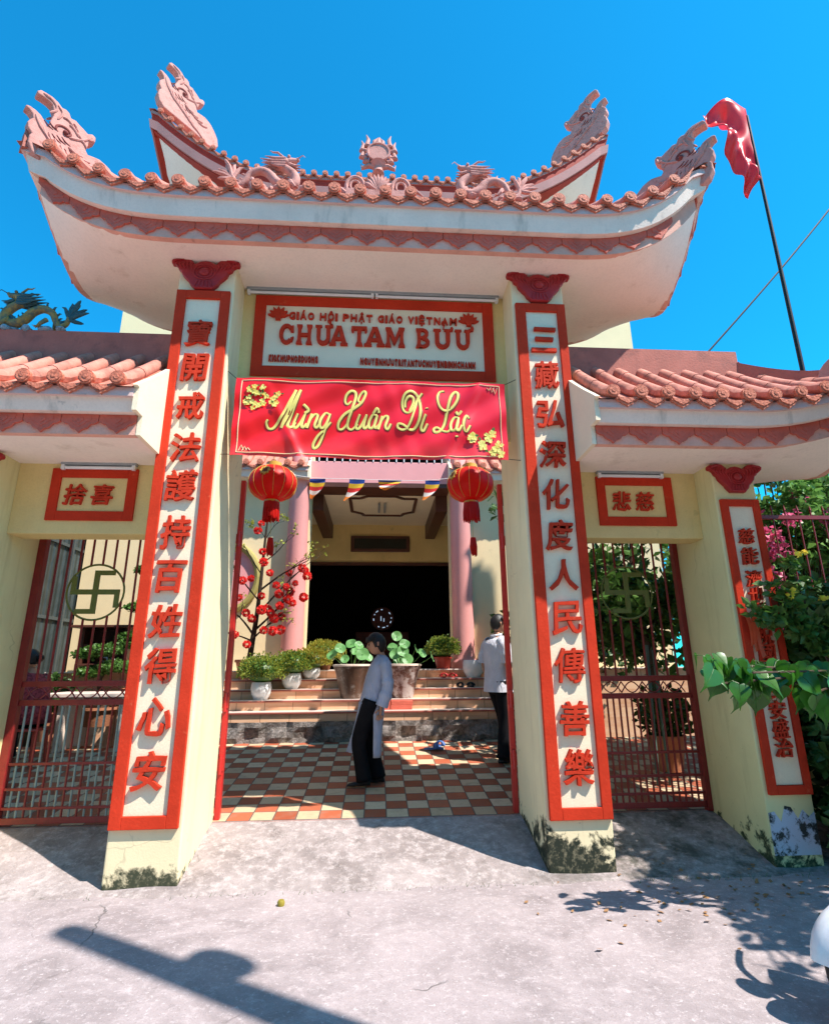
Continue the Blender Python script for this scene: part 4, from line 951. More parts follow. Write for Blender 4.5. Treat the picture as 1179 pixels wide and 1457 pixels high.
for x, w, l, dx, tw in ((-.855, .22, .27, -.05, .2), (-.30, .22, .30, -.14, .5), (.165, .33, .13, -.06, 1.1), (.775, .21, .28, -.10, .6), (-1.50, .16, .24, .05, .3)):
    m = MB(); zt_ = 4.105 if abs(x) < 1.2 else 4.19
    for k in range(5):
        m.mat(k)
        def fp(u, v, k=k): 
            vv = (k+v)/5; ww = w*(1-.72*vv*vv); return (x-w/2+(w-ww)*.35+ww*u+dx*vv*vv, 7.4+.05*math.sin(u*3+vv*4*tw)*vv+.03*tw*vv, zt_-l*vv-.02*math.sin(u*math.pi)*vv)
        m.grid(6, 3, fp)
    obj('pennant', m, PC, fs, smooth='all')

# ============================================================ flag, cable, utility pole
fp_ = thing('flagpole', 'thin dark pole with a drooping red flag rising behind the right wing', 'flagpole', (6.38, 7.0, .4))
m = MB(); m.tube([(6.36, 7, .3), (6.40, 7, 6), (6.425, 7, 10.86)], [.04, .034, .022], 10); obj('pole', m, M_cable, fp_, smooth=True)
tf_ = NT('flag_cloth'); c_ = tf_.mix(tf_.mapr(tf_.noise(1.4, 3, .5), .35, .65), (.60, .012, .020), (.72, .06, .07)); tf_.fin(c_, .35, .4); M_flag = leafmat('flag_red', (.78, .014, .02), (.86, .06, .07), .5, .3, 1.5, .6)
def flagpt(u, v):   # u along the pole from top(0) to bottom(1), v away from the pole
    x = 6.425-v*(1.0-.80*u**.8)*(1-.12*v); z = 11.02-1.55*u+.16*math.sin(math.pi*min(1,v*1.1))*(1-u)+.12*v*(1-u)-.42*v*v*(1-u*.6)-.10*v*u
    return (x+.02*math.sin(u*17+v*9)*v, 7-.12*math.sin(v*7+u*5)*v-.08*math.sin(u*13+v*4)*v-.05*math.sin(u*23-v*11)*v, z)
m = MB(); m.grid(26, 26, lambda a, b: flagpt(b, a)); f_ = obj('flag', m, M_flag, fp_, smooth='all')
s_ = f_.modifiers.new('thick', 'SOLIDIFY'); s_.thickness = .006
cb = MB(); cb.tube([(5.0+ (14-5.0)*i/24, 8.0, 6.05+(17.0-6.05)*i/24-.5*math.sin(math.pi*i/24)) for i in range(25)], .018, 6); tag(obj('overhead_cable', cb, M_cable), 'thin black cable sloping down behind the flagpole', 'cable')
up_ = thing('utility_pole', 'concrete utility pole with a round side box standing to the right of the viewer', 'pole', (3.15, .80, 0))
hp = 9.0; m = MB(); m.tube([(3.15, .80, -.2), (3.15, .80, hp)], [.15, .095], 12); obj('pole', m, M_fascia, up_, smooth=True)
m = MB(); m.lathe([(.02,0),(.10,.02),(.12,.10),(.12,.34),(.10,.42),(.02,.46)], (3.22, .96, hp-1.95), 18); m.bar((3.16, .84, hp-1.8), (3.24, 1.0, hp-1.8), .05); obj('junction_box', m, M_steel, up_, smooth=True)

# ============================================================ temple
tmp = thing('temple_hall', 'cream temple hall with pink columns, porch steps and a tall upturned roof behind the gate', 'temple', (0, 9.8, .5))
YW = 9.8; XO0, XO1 = -1.24, 1.33
m = MB(); m.box(-5.12, XO0, YW, YW+.3, .3, 10.9); m.box(XO1, 5.3, YW, YW+.3, .3, 10.9); m.box(XO0, XO1, YW, YW+.3, 7.4, 10.9); obj('front_wall', m, M_twall, tmp)
m = MB(); m.box(-5.12, -4.82, YW+.3, 17, .3, 10.9); m.box(5.0, 5.3, YW+.3, 17, .3, 10.9); m.box(-4.82, 5.0, 16.7, 17, .3, 10.9); obj('side_wall', m, M_twall, tmp)
PF = 1.50
m = MB(); m.box(-5.12, 5.3, 9.26, 16.7, .2, PF-.02); obj('plinth', m, M_step, tmp)
m = MB(); m.box(-5.12, 5.3, 9.20, 16.7, PF-.02, PF); obj('porch_floor', m, M_tread, tmp, bevel=.004)
# porch interior
m = MB(); m.box(-2.9, -2.6, YW+.3, 12.5, PF, 4.75); m.box(2.7, 3.0, YW+.3, 12.5, PF, 4.75); m.box(-2.6, 2.7, 12.5, 12.7, 3.86, 4.75); m.box(-2.6, -2.2, 12.5, 12.7, PF, 3.86); m.box(2.3, 2.7, 12.5, 12.7, PF, 3.86); obj('porch_wall', m, M_wall, tmp)
m = MB(); m.box(-2.9, 3.0, YW+.3, 12.7, 4.75, 4.85); ce = obj('porch_ceiling', m, M_panel, tmp)
m = MB()
for z, w, q in ((4.735, .045, .0),):
    ol = [(-.55,10.35),(-.35,10.35),(-.20,10.2),(.35,10.2),(.5,10.35),(.75,10.35),(.75,11.3),(.55,11.45),(.5,11.6),(-.3,11.6),(-.35,11.45),(-.55,11.3),(-.55,10.35)]
    for a, b in zip(ol, ol[1:]): m.bar((a[0], a[1], z), (b[0], b[1], z), .06, .03)
obj('ceiling_moulding', m, M_brown, ce)
m = MB(); m.tube([(.02, 10.6, 4.70), (.02, 11.2, 4.70)], .025, 8); m.tube([(.14, 10.6, 4.70), (.14, 11.2, 4.70)], .025, 8); obj('ceiling_lamp', m, M_steel, ce)
for x0, x1 in ((XO0-.02, XO0+.20), (XO1-.22, XO1+.0)): m = MB(); m.box(x0, x1, YW+.31, 12.49, 4.42, 4.745); obj('ceiling_beam', m, M_brown, tmp)
m = MB(); m.box(-.62, .74, 12.44, 12.5, 4.10, 4.48); sgn = obj('dark_plaque', m, M_brown, tmp, bevel=.02)
m = MB(); m.box(-.54, .66, 12.43, 12.445, 4.17, 4.41); obj('plaque_field', m, paint('plaque_dark', (.02, .022, .014), .5, .2), sgn)
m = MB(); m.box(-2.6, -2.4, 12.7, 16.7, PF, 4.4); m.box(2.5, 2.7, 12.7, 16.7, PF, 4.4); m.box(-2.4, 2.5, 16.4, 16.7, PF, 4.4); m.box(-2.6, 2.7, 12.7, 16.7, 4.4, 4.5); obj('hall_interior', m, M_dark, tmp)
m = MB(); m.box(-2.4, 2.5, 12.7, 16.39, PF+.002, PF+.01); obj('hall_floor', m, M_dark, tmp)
m = MB(); m.box(-2.199, -2.12, 12.46, 12.56, PF, 3.858); m.box(2.22, 2.299, 12.46, 12.56, PF, 3.858); m.box(-2.12, 2.22, 12.46, 12.56, 3.79, 3.858); obj('door_frame', m, M_brown, tmp)
# beams, balcony
m = MB(); m.box(XO0-.15, XO1+.15, 9.60, YW-.002, 4.80, 5.22); obj('porch_beam', m, M_pink2, tmp, bevel=.01)
m = MB(); m.box(XO0, XO1, 9.59, YW+.3, 4.72, 4.798); obj('beam_trim', m, M_brown, tmp)
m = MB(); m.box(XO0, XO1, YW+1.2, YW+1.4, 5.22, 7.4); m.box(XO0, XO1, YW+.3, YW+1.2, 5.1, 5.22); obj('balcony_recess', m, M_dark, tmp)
rl = MB(); rl.tube([(XO0, 9.6, 5.36), (XO1, 9.6, 5.36)], .02, 8)
rl.tube([(XO0, 9.6, 5.85), (XO1, 9.6, 5.85)], .025, 8)
for i in range(19): x = XO0+(XO1-XO0)*i/18; rl.tube([(x, 9.6, 5.22), (x, 9.6, 5.85)], .012, 6)
obj('balcony_rail', rl, M_white, tmp)
# pink columns
for x in (-1.44, 1.515):
    m = MB(); m.lathe([(.235,0),(.235,.10),(.215,.13),(.19,.17),(.185,.25),(.178,3.4),(.185,3.42),(.178,3.44),(.175,5.6)], (x, 9.72, PF), 28); obj('column', m, M_pink, tmp, smooth=True)
# first floor eaves either side of the porch
EM = dict(RM, soffit=M_soffit, fascia=M_fascia)
for a, b in ((-5.15, -1.27), (1.33, 5.33)):
    roof(tmp, a, b, 9.46, 10.6, 4.84, False, False, 0, 2, 1, .0, .17, 5.6, EM, None, off=.05, band=False, butt_mat=M_panel)
# round window ring and wall light spots
m = MB(); m.tube([(-2.72+.62*math.cos(2*math.pi*i/48), YW-.03, 3.07+.62*math.sin(2*math.pi*i/48)) for i in range(49)], .06, 8); rw = obj('round_window', m, paint('olive_frame', (.36, .30, .09), .6, .1), tmp, smooth=True)
m = MB(); m.tube([(-2.72, YW-.012, 3.07), (-2.72, YW+.01, 3.07)], .60, 40); obj('pane', m, M_pink2, rw)
# big roof
TM = dict(bed=M_fasp, soffit=M_soffit, band=M_fasred, fascia=M_fasred, fascia2=M_fasp, scal=M_scal, cap=M_cap, tile=M_tile, ridge=M_ridge)
roof(tmp, -4.62, 4.74, 8.95, 17.6, 10.62, True, True, 1.50, 1.7, 2.6, .0, .40, 15.0, TM, None, tile=.225, off=.07, qy=2.2, band=False, barrels=False, capr=.058)
m = MB(); m.grid(40, 1, lambda u, v: (-4.4+8.9*u, 8.93-.02, 10.55+0*v)); 
for cx, a in ((-4.60, 45), (4.86, 135)): finial(tmp, (cx, 8.87, 12.60), R(a), 1.62, (M_orn, M_orngr), lean=9)
# glowing halo ring and the dark altar in the hall
hal = thing('halo_light', 'round halo of blue white lights glowing in the dark hall doorway', 'light ring', (.135, 13.6, PF))
E_ = NT('halo_led'); E_.b.inputs['Base Color'].default_value = (.1, .1, .1, 1); E_.b.inputs['Emission Color'].default_value = (.55, .75, 1, 1); E_.b.inputs['Emission Strength'].default_value = .45
m = MB()
for i in range(12):
    a0 = 2*math.pi*i/12; 
    if i in (2, 7): continue
    m.tube([(.135+.215*math.cos(a0+rl_*j/4), 13.55, 2.675+.215*math.sin(a0+rl_*j/4)) for rl_ in (.12+.3*((i*7) % 5)/5,) for j in range(5)], .010, 6)
m.tube([(.10, 13.55, 2.62), (.10, 13.55, 2.73)], .008, 6); m.tube([(.17, 13.55, 2.60), (.17, 13.55, 2.68)], .008, 6)
obj('light_dashes', m, E_.m, hal)
m = MB(); m.tube([(.135, 13.58, 2.675), (.135, 13.62, 2.675)], .28, 32); m.box(-.5, .77, 13.5, 14.2, PF, 2.35); obj('altar_block', m, paint('altar_dark_red', (.055, .012, .009), .6, .3, 4, .3, 20, .3), hal)

# ============================================================ steps
st = thing('stone_steps', 'flight of tiled steps up to the porch on a rough mortar base', 'steps', (0, 8.2, .5))
m = MB(); m.grid(60, 6, lambda u, v: (-2.9+5.6*u, 8.12+.03*math.sin(u*50)*math.sin(v*9)+.02*math.sin(u*131), .42+.40*v)); m.box(-2.9, 2.7, 8.16, 8.5, .3, .80); obj('mortar_base', m, M_stone, st)
lev = [(8.22, .945), (8.49, 1.085), (8.75, 1.225), (9.00, 1.365)]
for i, (y, z) in enumerate(lev):
    zb = .79 if i == 0 else lev[i-1][1]
    m = MB(); m.box(-2.9, 2.7, y, 9.26, zb-.03, z-.03); obj('riser', m, M_step, st)
    m = MB(); m.box(-2.92, 2.72, y-.025, y+.27, z-.03, z-.008); obj('nosing', m, M_nose, st, bevel=.004)
    m = MB(); m.box(-2.92, 2.72, y-.022, y+.28, z-.0075, z); obj('tread', m, M_tread, st)

# ============================================================ plants in pots
def leaf_quads(m, c, n, rad, size, rr=rnd, up=.3, shell=0., aspect=.45, fold=.25):
    """n folded leaves inside an ellipsoid"""
    c = Vector(c)
    for _ in range(n):
        while True:
            p = Vector((rr.uniform(-1,1), rr.uniform(-1,1), rr.uniform(-1,1)))
            if shell < p.length <= 1: break
        d = Vector((rr.gauss(0,1), rr.gauss(0,1), rr.gauss(0,.7)+up)).normalized(); s = size*rr.uniform(.6, 1.3)
        side = d.cross(Vector((rr.gauss(0,1), rr.gauss(0,1), rr.gauss(0,1)))).normalized(); nrm = d.cross(side)
        b = c+Vector((p.x*rad[0], p.y*rad[1], p.z*rad[2])); w = s*aspect
        m.add([b, b+d*s*.5+side*w+nrm*w*fold, b+d*s, b+d*s*.5-side*w+nrm*w*fold], [(0,1,2),(0,2,3)])
def mum_bush(t, c, rx, rz, n, mats):
    """dense dome of fine foliage tufts"""
    c = Vector(c); m = MB(); m2 = MB()
    for i in range(n):
        u = rnd.uniform(-.35, 1); a = rnd.uniform(0, 2*math.pi); q = math.sqrt(max(0, 1-u*u)); d = Vector((q*math.cos(a), q*math.sin(a), u))
        lump = 1+.10*math.sin(5*a+3*u)+.06*math.sin(11*a-7*u); r_ = rnd.uniform(.72, 1.04)*lump
        b = c+Vector((d.x*rx, d.y*rx, d.z*rz))*r_
        for k in range(4):
            e = (d+Vector((rnd.gauss(0,.55), rnd.gauss(0,.55), rnd.gauss(0,.55)))).normalized(); s = rnd.uniform(.020, .045); sd_ = e.orthogonal().normalized()
            sd_ = (Matrix.Rotation(rnd.uniform(0, 6), 3, e) @ sd_)*s*.22
            (m if rnd.random() < .62 else m2).add([b, b+e*s*.5+sd_, b+e*s, b+e*s*.5-sd_], [(0,1,2,3)])
    core = MB(); core.ball(c+Vector((0,0,rz*.06)), (rx*.74, rx*.74, rz*.72), 14, 9)
    obj('foliage_core', core, M_leafm, t); f = obj('foliage', m, mats[0], t); obj('flower_tips', m2, mats[1], t)
    s = MB(); s.tube([(c.x, c.y, c.z-rz*1.25), (c.x, c.y, c.z)], .02, 6); obj('stem', s, M_bark2, t)
def pot_round(t, x, y, z, r, h, mat, rim=True):
    m = MB(); m.lathe([(r*.50, 0), (r*.62, .01*h), (r*.92, .32*h), (r, .60*h), (r*.96, .86*h), (r*.90, h), (r*.84, h), (r*.84, h*.93), (.01, h*.93)], (x, y, z), 28); obj('pot', m, mat, t, smooth=True)
def pot_taper(t, x, y, z, r, h, mat):
    m = MB(); m.lathe([(r*.72, 0), (r*.98, h*.86), (r*1.08, h*.86), (r*1.08, h), (r*.98, h), (r*.96, h*.92), (.01, h*.92)], (x, y, z), 26); obj('pot', m, mat, t, smooth=True)
G = 'clipped bushes in pots on the porch steps'
for x, y, zt_, pr, ph, pm, rx, rz, mats, lab in (
    (-1.69, 8.62, 1.085, .15, .25, 'w', .34, .235, (M_leafy, M_leafm), 'round green bush in a white pot, nearest and lowest of the row on the steps'),
    (-1.29, 8.88, 1.225, .15, .23, 'w', .315, .20, (M_leafy, M_leafm), 'green bush in a white pot, second up the row on the steps'),
    (-1.02, 9.10, 1.365, .14, .17, 'w', .29, .18, (M_leafo, M_leafy), 'brownish yellow bush in a white pot, third up the row on the steps'),
    (-.86, 9.42, 1.50, .13, .12, 't', .31, .21, (M_leafy, M_leafo), 'yellow green bush in a terracotta pot at the top of the steps'),
    (1.10, 9.36, 1.50, .145, .19, 'r', .275, .20, (M_leafy, M_leafm), 'green bush in a red plastic pot right of the porch opening')):
    t = thing('potted_bush', lab, 'bush', (x, y, zt_), 0, G)
    {'w': lambda: pot_round(t, x, y, zt_, pr, ph, M_pot), 't': lambda: pot_taper(t, x, y, zt_, pr, ph, M_terra), 'r': lambda: pot_taper(t, x, y, zt_, pr, ph, M_potred)}[pm]()
    mum_bush(t, (x, y, zt_+ph+rz*.62), rx, rz, 1500, mats)
t = thing('potted_plant', 'white bowl pot with a small green plant beside the right column', 'pot', (1.56, 9.28, 1.365)); pot_round(t, 1.56, 9.12, 1.365, .17, .27, M_pot)
m = MB(); leaf_quads(m, (1.72, 9.10, 1.56), 160, (.10, .10, .13), .06); obj('foliage', m, M_leafm, t)
m = MB()
for i in range(5): m.tube([(1.58, 9.12, 1.6), (1.66+.03*i, 9.10, 1.56+.05*i)], .006, 5)
obj('stem', m, M_bark2, t)
# lotus urns
M_urn2 = paint('stained_urn', (.16, .075, .055), .4, .35, 6, .3, 40, .4, (.55, .48, .45), 7, (.44, .54))
def urn(x, y, z, rot, label, leaves):
    t = thing('lotus_urn', label, 'urn', (x, y, z), rot, 'lotus urns on the steps'); m = MB()
    m.lathe([(.16,0),(.165,.02),(.175,.08),(.215,.24),(.25,.38),(.275,.44),(.285,.47),(.275,.49),(.25,.49),(.24,.44),(.01,.43)], n=28); obj('urn_body', m, M_urn if x < 0 else M_urn2, t, smooth=True, local=True)
    m = MB(); m.lathe([(.272,.462),(.292,.468),(.292,.492),(.26,.496)], n=28); obj('rim', m, M_fascia, t, smooth=True, local=True)
    for (dx, dy, dz, r, tx, ty) in leaves:
        r *= .84
        s = MB(); s.tube(smooth_path([(dx*.25, dy*.25, .44), (dx*.7, dy*.7, .44+dz*.6), (dx, dy, .47+dz)], 4), .007, 6); 
        ob = obj('lotus_stem', s, M_leafm, t, local=True)
        l = MB(); c = Vector((dx, dy, .47+dz)); nrm = Vector((tx, ty, 1)).normalized(); a1 = nrm.orthogonal().normalized(); a2 = nrm.cross(a1); n = 22
        vs = [c-nrm*.012]+[c+(a1*math.cos(2*math.pi*k/n)+a2*math.sin(2*math.pi*k/n))*r*q+nrm*(r*.20*q*q*(.6+.5*math.sin(3*2*math.pi*k/n+dx*30))) for q in (.5, 1.) for k in range(n)]
        l.add(vs, [(0, 1+k, 1+(k+1)%n) for k in range(n)]+[(1+k, 1+n+k, 1+n+(k+1)%n, 1+(k+1)%n) for k in range(n)]); obj('lotus_leaf', l, M_lotus, ob, smooth='all', local=True)
urn(-.37, 8.74, 1.085, 0, 'left brown glazed urn of lotus leaves behind the woman', [(-.30,-.05,.17,.11,-.8,-1.2),(-.18,-.1,.26,.10,.3,-1.8),(-.02,.0,.33,.10,-.4,-1.5),(.10,-.1,.30,.09,.6,-1.2),(.16,-.16,.17,.12,.2,-2.5),(.24,.0,.13,.09,.9,-1.4),(-.10,-.2,.10,.08,-.3,-2.0),(.05,.1,.22,.10,0,-1)])
urn(.40, 8.74, 1.085, 0, 'right brown glazed urn of lotus leaves with white mineral stains', [(-.09,.0,.44,.10,.4,-2.2),(.03,-.05,.32,.10,.2,-1.6),(.0,-.1,.21,.11,.5,-2.2),(.07,-.15,.09,.105,0,-2.6),(-.11,-.05,.17,.11,-.5,-2.0),(.20,-.05,.25,.085,3.5,-.8),(.29,-.1,.18,.095,.8,-1.1),(.44,-.12,.13,.10,3.,-.3),(-.15,.1,.27,.10,-.2,-1.4),(-.05,.1,.05,.11,0,-1.6)])
# hollow brick block under the urns
for x, rz_, lab in ((-.16, 0, 'hollow brick standing on end left of the woman'), ):
    t = thing('hollow_brick', lab, 'brick', (x, 8.36, .945)); m = MB(); z0 = .945
    m.box(x-.05, x-.038, 8.30, 8.50, z0, z0+.19); m.box(x+.038, x+.05, 8.30, 8.50, z0, z0+.19); m.box(x-.006, x+.006, 8.30, 8.50, z0+.002, z0+.188)
    for k in range(5): m.box(x-.038, x-.006, 8.301, 8.499, z0+.001+.0435*k, z0+.014+.0435*k); m.box(x+.006, x+.038, 8.301, 8.499, z0+.001+.0435*k, z0+.014+.0435*k)
    obj('brick_shell', m, M_terra, t)
for k, (x, z0) in enumerate(((.10, .945), (.42, .945))):
    m = MB(); m.box(x-.21, x+.10, 8.34, 8.46, z0, z0+.06); m.box(x-.20, x+.11, 8.345, 8.465, z0+.062, z0+.12); tag(obj('brick_stack', m, M_scal, bevel=.004), ('pink bricks stacked flat behind the woman', 'pink bricks stacked flat below the right urn')[k], 'bricks')
# blossom tree in a pot
bt = thing('blossom_tree', 'bare branched tree hung with red pompom blossoms against the cream wall', 'tree', (-1.98, 9.0, 1.365)); 
pot_taper(bt, -1.98, 9.1, 1.365, .22, .30, M_terra)
m = MB(); fl = MB(); tw = MB(); tips = []
trunk = smooth_path([(-2.0, 9.1, 1.6), (-1.97, 9.1, 1.95), (-1.93, 9.08, 2.3), (-1.90, 9.06, 2.75), (-1.88, 9.05, 3.25), (-1.86, 9.05, 3.75), (-1.84, 9.05, 4.02)], 4)
m.tube(trunk, [.045*(1-.85*i/len(trunk))+.004 for i in range(len(trunk))], 8)
def branch(b, e, r, lvl):
    b, e = Vector(b), Vector(e); mid = (b+e)/2+Vector((rnd.uniform(-.04,.04), rnd.uniform(-.04,.04), rnd.uniform(-.02,.08)*(e-b).length)); pts = smooth_path([b, mid, e], 4); m.tube(pts, [r*(1-.7*i/len(pts)) for i in range(len(pts))], 6)
    if lvl:
        for k in range(3 if lvl > 1 else 3):
            q = pts[rnd.randrange(len(pts)//2, len(pts))]; l = (e-b).length*rnd.uniform(.25, .5); d = ((e-b).normalized()+Vector((rnd.gauss(0,.5), rnd.gauss(0,.4), rnd.gauss(.2,.4)))).normalized(); branch(q, q+d*l, r*.45, lvl-1)
    else: tips.append(pts[-1])
for b, e, r in (((-1.96,9.08,2.05),(-2.45,9.0,2.5),.020), ((-1.96,9.08,2.1),(-1.35,8.95,2.75),.020), ((-1.93,9.08,2.35),(-1.2,8.9,3.1),.018), ((-1.92,9.07,2.6),(-2.35,9.0,3.15),.016), ((-1.90,9.06,2.75),(-1.12,8.9,3.22),.018), ((-1.88,9.05,3.0),(-2.2,9.0,3.5),.012), ((-1.88,9.05,3.2),(-1.5,8.95,3.55),.012), ((-1.97,9.09,1.95),(-2.5,8.9,2.1),.016), ((-1.97,9.09,1.98),(-1.5,8.9,2.35),.016), ((-1.86,9.05,3.6),(-1.65,9.0,3.9),.008), ((-1.86,9.05,3.6),(-2.1,9.0,3.8),.008)): branch(b, e, r, 2)
obj('trunk', m, M_bark2, bt, smooth=True)
poms = [(407,835),(393,833),(385,872),(375,800),(357,823),(345,826),(397,845),(411,815),(434,812),(437,820),(430,808),(380,866),(372,868),(398,862),(413,842),(416,858),(410,852),(432,850),(400,877),(390,880),(388,898),(399,896),(351,917),(334,903),(350,872),(358,880),(367,755),(372,745),(374,785),(375,897),(384,815),(372,848),(340,850),(420,830)]
for i, (px_, py_) in enumerate(poms):
    y = 8.85+.25*((i*37) % 10)/10; q = (px_-589.5)/780, -(py_-728.5)/780; d = cr_*q[0]+cu_*q[1]+cf_; k = y/d.y; c = Vector((d.x*k, y, CAM_H+d.z*k)); r_ = rnd.uniform(.062, .088) if 2 < i < 26 else rnd.uniform(.05, .075)
    p_ = MB()
    for j in range(70):
        e = Vector((rnd.gauss(0,1), rnd.gauss(0,1), rnd.gauss(0,1))).normalized(); s = e.orthogonal().normalized(); s = Matrix.Rotation(rnd.uniform(0, 6.3), 3, e) @ s; w = r_*.34
        b = c+e*r_*.35; p_.add([b, c+e*r_*.8+s*w, c+e*r_*1.0+s*w*.25, c+e*r_*.95-s*w*.35, c+e*r_*.75-s*w], [(0,1,2,3,4)])
    obj('pompom', p_, M_redpom, bt)
m = MB()
for q in tips: leaf_quads(m, q, 3, (.05,.05,.05), .05)
obj('new_leaves', m, M_leafy, bt)
# slippers
def slipper_pair(x, y, z, rot, mat, label, sep=.12, L=.25):
    t = thing('slippers', label, 'slippers', (x, y, z), rot)
    for s in (-1, 1):
        m = MB(); ol = [(L*a, .048*b) for a, b in ((-.5,0),(-.45,.6),(-.2,.75),(.1,.8),(.35,1),(.48,.6),(.5,0),(.48,-.6),(.35,-.9),(.1,-.6),(-.2,-.6),(-.45,-.55))]
        ox, oy, r = (0, s*sep/2, 0) if sep < .2 else (s*.10, s*.06, .5*s)
        def f(q, h): c_, s_ = math.cos(r), math.sin(r); return (ox+q[0]*c_-q[1]*s_, oy+q[0]*s_+q[1]*c_, h)
        m.prism(ol, lambda q: f(q, .022), lambda q: f(q, .0)); sl = obj('sole', m, mat, t, local=True, bevel=.004)
        m = MB(); m.tube([Vector(f((L*.10, .05*math.cos(a)), .02+.05*math.sin(a))) for a in [math.pi*i/8 for i in range(9)]], [.028]*9, 8, flat=((0,0,1), .35)); obj('strap', m, mat, sl, local=True, smooth=True)
M_blue = paint('blue_rubber', (.07, .15, .38), .5, .15, 20, .1); M_redsl = paint('red_slipper', (.45, .03, .03), .4, .1)
slipper_pair(.80, 7.72, court_z(7.72)+.005, R(35), M_blue, 'pair of blue slippers on the chequered tiles', .25, .26)
slipper_pair(1.15, 9.10, 1.365, R(85), M_redsl, 'pair of red slippers on the top step', .14, .23)
slipper_pair(1.40, 8.92, 1.225, R(92), M_rubber, 'pair of black sandals on a step near the white bowl', .16, .26)
# ============================================================ people
def skin_grow(vs, es, root=0, sub=1):
    """vs: (x,y,z,r[,ry]) joints; es: bones -> MB with one continuous surface"""
    me = bpy.data.meshes.new('grow'); me.from_pydata([v[:3] for v in vs], es, []); ob = bpy.data.objects.new('grow', me); COL.objects.link(ob)
    sm = ob.modifiers.new('s', 'SKIN'); sm.use_smooth_shade = True; sm.branch_smoothing = .3
    for i, v in enumerate(vs):
        d = me.skin_vertices[0].data[i]; d.radius = (v[3], v[4] if len(v) > 4 else v[3]); d.use_root = (i == root)
    if sub: u = ob.modifiers.new('u', 'SUBSURF'); u.levels = sub; u.render_levels = sub
    dg = bpy.context.evaluated_depsgraph_get(); e = ob.evaluated_get(dg); q = e.to_mesh(); m = MB(); m.add([v.co.copy() for v in q.vertices], [tuple(p.vertices) for p in q.polygons])
    e.to_mesh_clear(); COL.objects.unlink(ob); bpy.data.objects.remove(ob); bpy.data.meshes.remove(me); return m
def hand_mesh(m, wrist, d, side, curl=.5, k=1.0):
    """palm, five fingers; wrist point, d = direction of the hand, side = direction of the thumb"""
    w = Vector(wrist); d = Vector(d).normalized(); s = Vector(side); s = (s-d*s.dot(d)).normalized(); n = d.cross(s)
    vs = [tuple(w-d*.03)+(.024*k, .019*k), tuple(w+d*.015*k)+(.026*k, .017*k), tuple(w+d*.06*k)+(.034*k, .014*k), tuple(w+d*.085*k)+(.034*k, .012*k)]; m.merge(skin_grow(vs, [(0,1),(1,2),(2,3)]))
    for i, (off, l) in enumerate(((.028, .062), (.010, .072), (-.009, .068), (-.027, .052))):
        b = w+d*.075*k+s*off*k; pts = [b]; dd = d.copy(); 
        for j, f in enumerate((.42, .32, .26)):
            dd = (dd*math.cos(curl*.55)+n*math.sin(curl*.55)).normalized() if j or True else dd; pts.append(pts[-1]+dd*l*f*k)
        vs = [tuple(p)+((.0092-.0011*q)*k,) for q, p in enumerate(pts)]; m.merge(skin_grow(vs, [(0,1),(1,2),(2,3)]))
    b = w+d*.025*k+s*.024*k; t1 = (d*.6+s*.8).normalized(); t2 = (d*.9+s*.35+n*.25).normalized(); vs = [tuple(b-s*.01*k)+(.012*k,), tuple(b+t1*.028*k)+(.0105*k,), tuple(b+t1*.028*k+t2*.028*k)+(.0085*k,)]; m.merge(skin_grow(vs, [(0,1),(1,2)]))
def head_mesh(m, c, f, up, k=1.0):
    """skull with brow, nose, lips, chin and ears; f = facing"""
    c = Vector(c); f = Vector(f).normalized(); up = Vector(up); up = (up-f*up.dot(f)).normalized(); l = up.cross(f); N, M_ = 24, 18; vs = []
    for j in range(M_+1):
        ph = math.pi*j/M_; z = -math.cos(ph); r = math.sin(ph)
        for i in range(N):
            a = 2*math.pi*i/N; x, y = r*math.cos(a), r*math.sin(a)
            X, Y, Z = x*.092, y*.074, z*.112
            if z < -.1: X += .012*(x > 0)*(-z); Y *= 1-.28*max(0, -z-.1); X *= 1-.10*max(0, -z-.3)      # jaw
            if x > .5:
                fr = (x-.5)/.5; g = math.exp(-(y/.16)**2)
                X += .022*fr*g*math.exp(-((z+.17)/.13)**2)+.012*fr*g*math.exp(-((z+.03)/.12)**2)        # nose
                X += .007*fr*math.exp(-(y/.3)**2)*math.exp(-((z+.45)/.09)**2)+.006*fr*math.exp(-(y/.3)**2)*math.exp(-((z+.80)/.12)**2)
                X -= .006*fr*(math.exp(-((abs(y)-.36)/.15)**2))*math.exp(-((z-.02)/.10)**2)             # eye sockets
            if x < 0: X *= 1.08
            vs.append(c+(f*X+l*Y+up*Z)*k)
    m.add(vs, [(j*N+i, j*N+(i+1)%N, (j+1)*N+(i+1)%N, (j+1)*N+i) for j in range(M_) for i in range(N)])
    for s in (-1, 1): m.tube([c+(f*-.002+l*s*.070+up*.022)*k, c+(f*-.014+l*s*.084+up*.012)*k, c+(f*-.010+l*s*.082-up*.012)*k, c+(f*.0+l*s*.071-up*.030)*k], [.008*k, .013*k, .011*k, .006*k], 7)
    return f, l, up
def face_parts(par, c, f, l, up, k, local=True):
    m = MB()
    for s in (-1, 1):
        m.ball(c+(f*.0815+l*s*.030+up*.004)*k, (.010*k,)*3, 8, 6); m.tube([c+(f*.084+l*s*.018+up*.021)*k, c+(f*.086+l*s*.032+up*.026)*k, c+(f*.077+l*s*.046+up*.020)*k], [.003*k, .0045*k, .002*k], 5)
    obj('eyes', m, M_hair, par, smooth=True, local=local)
    m = MB(); m.tube([c+(f*.088+l*-.024-up*.051)*k, c+(f*.097-up*.049)*k, c+(f*.088+l*.024-up*.051)*k], [.003*k, .0065*k, .003*k], 6); obj('mouth', m, paint_lip, par, smooth=True, local=local)
paint_lip = paint('lips', (.30, .09, .075), .5, .05)
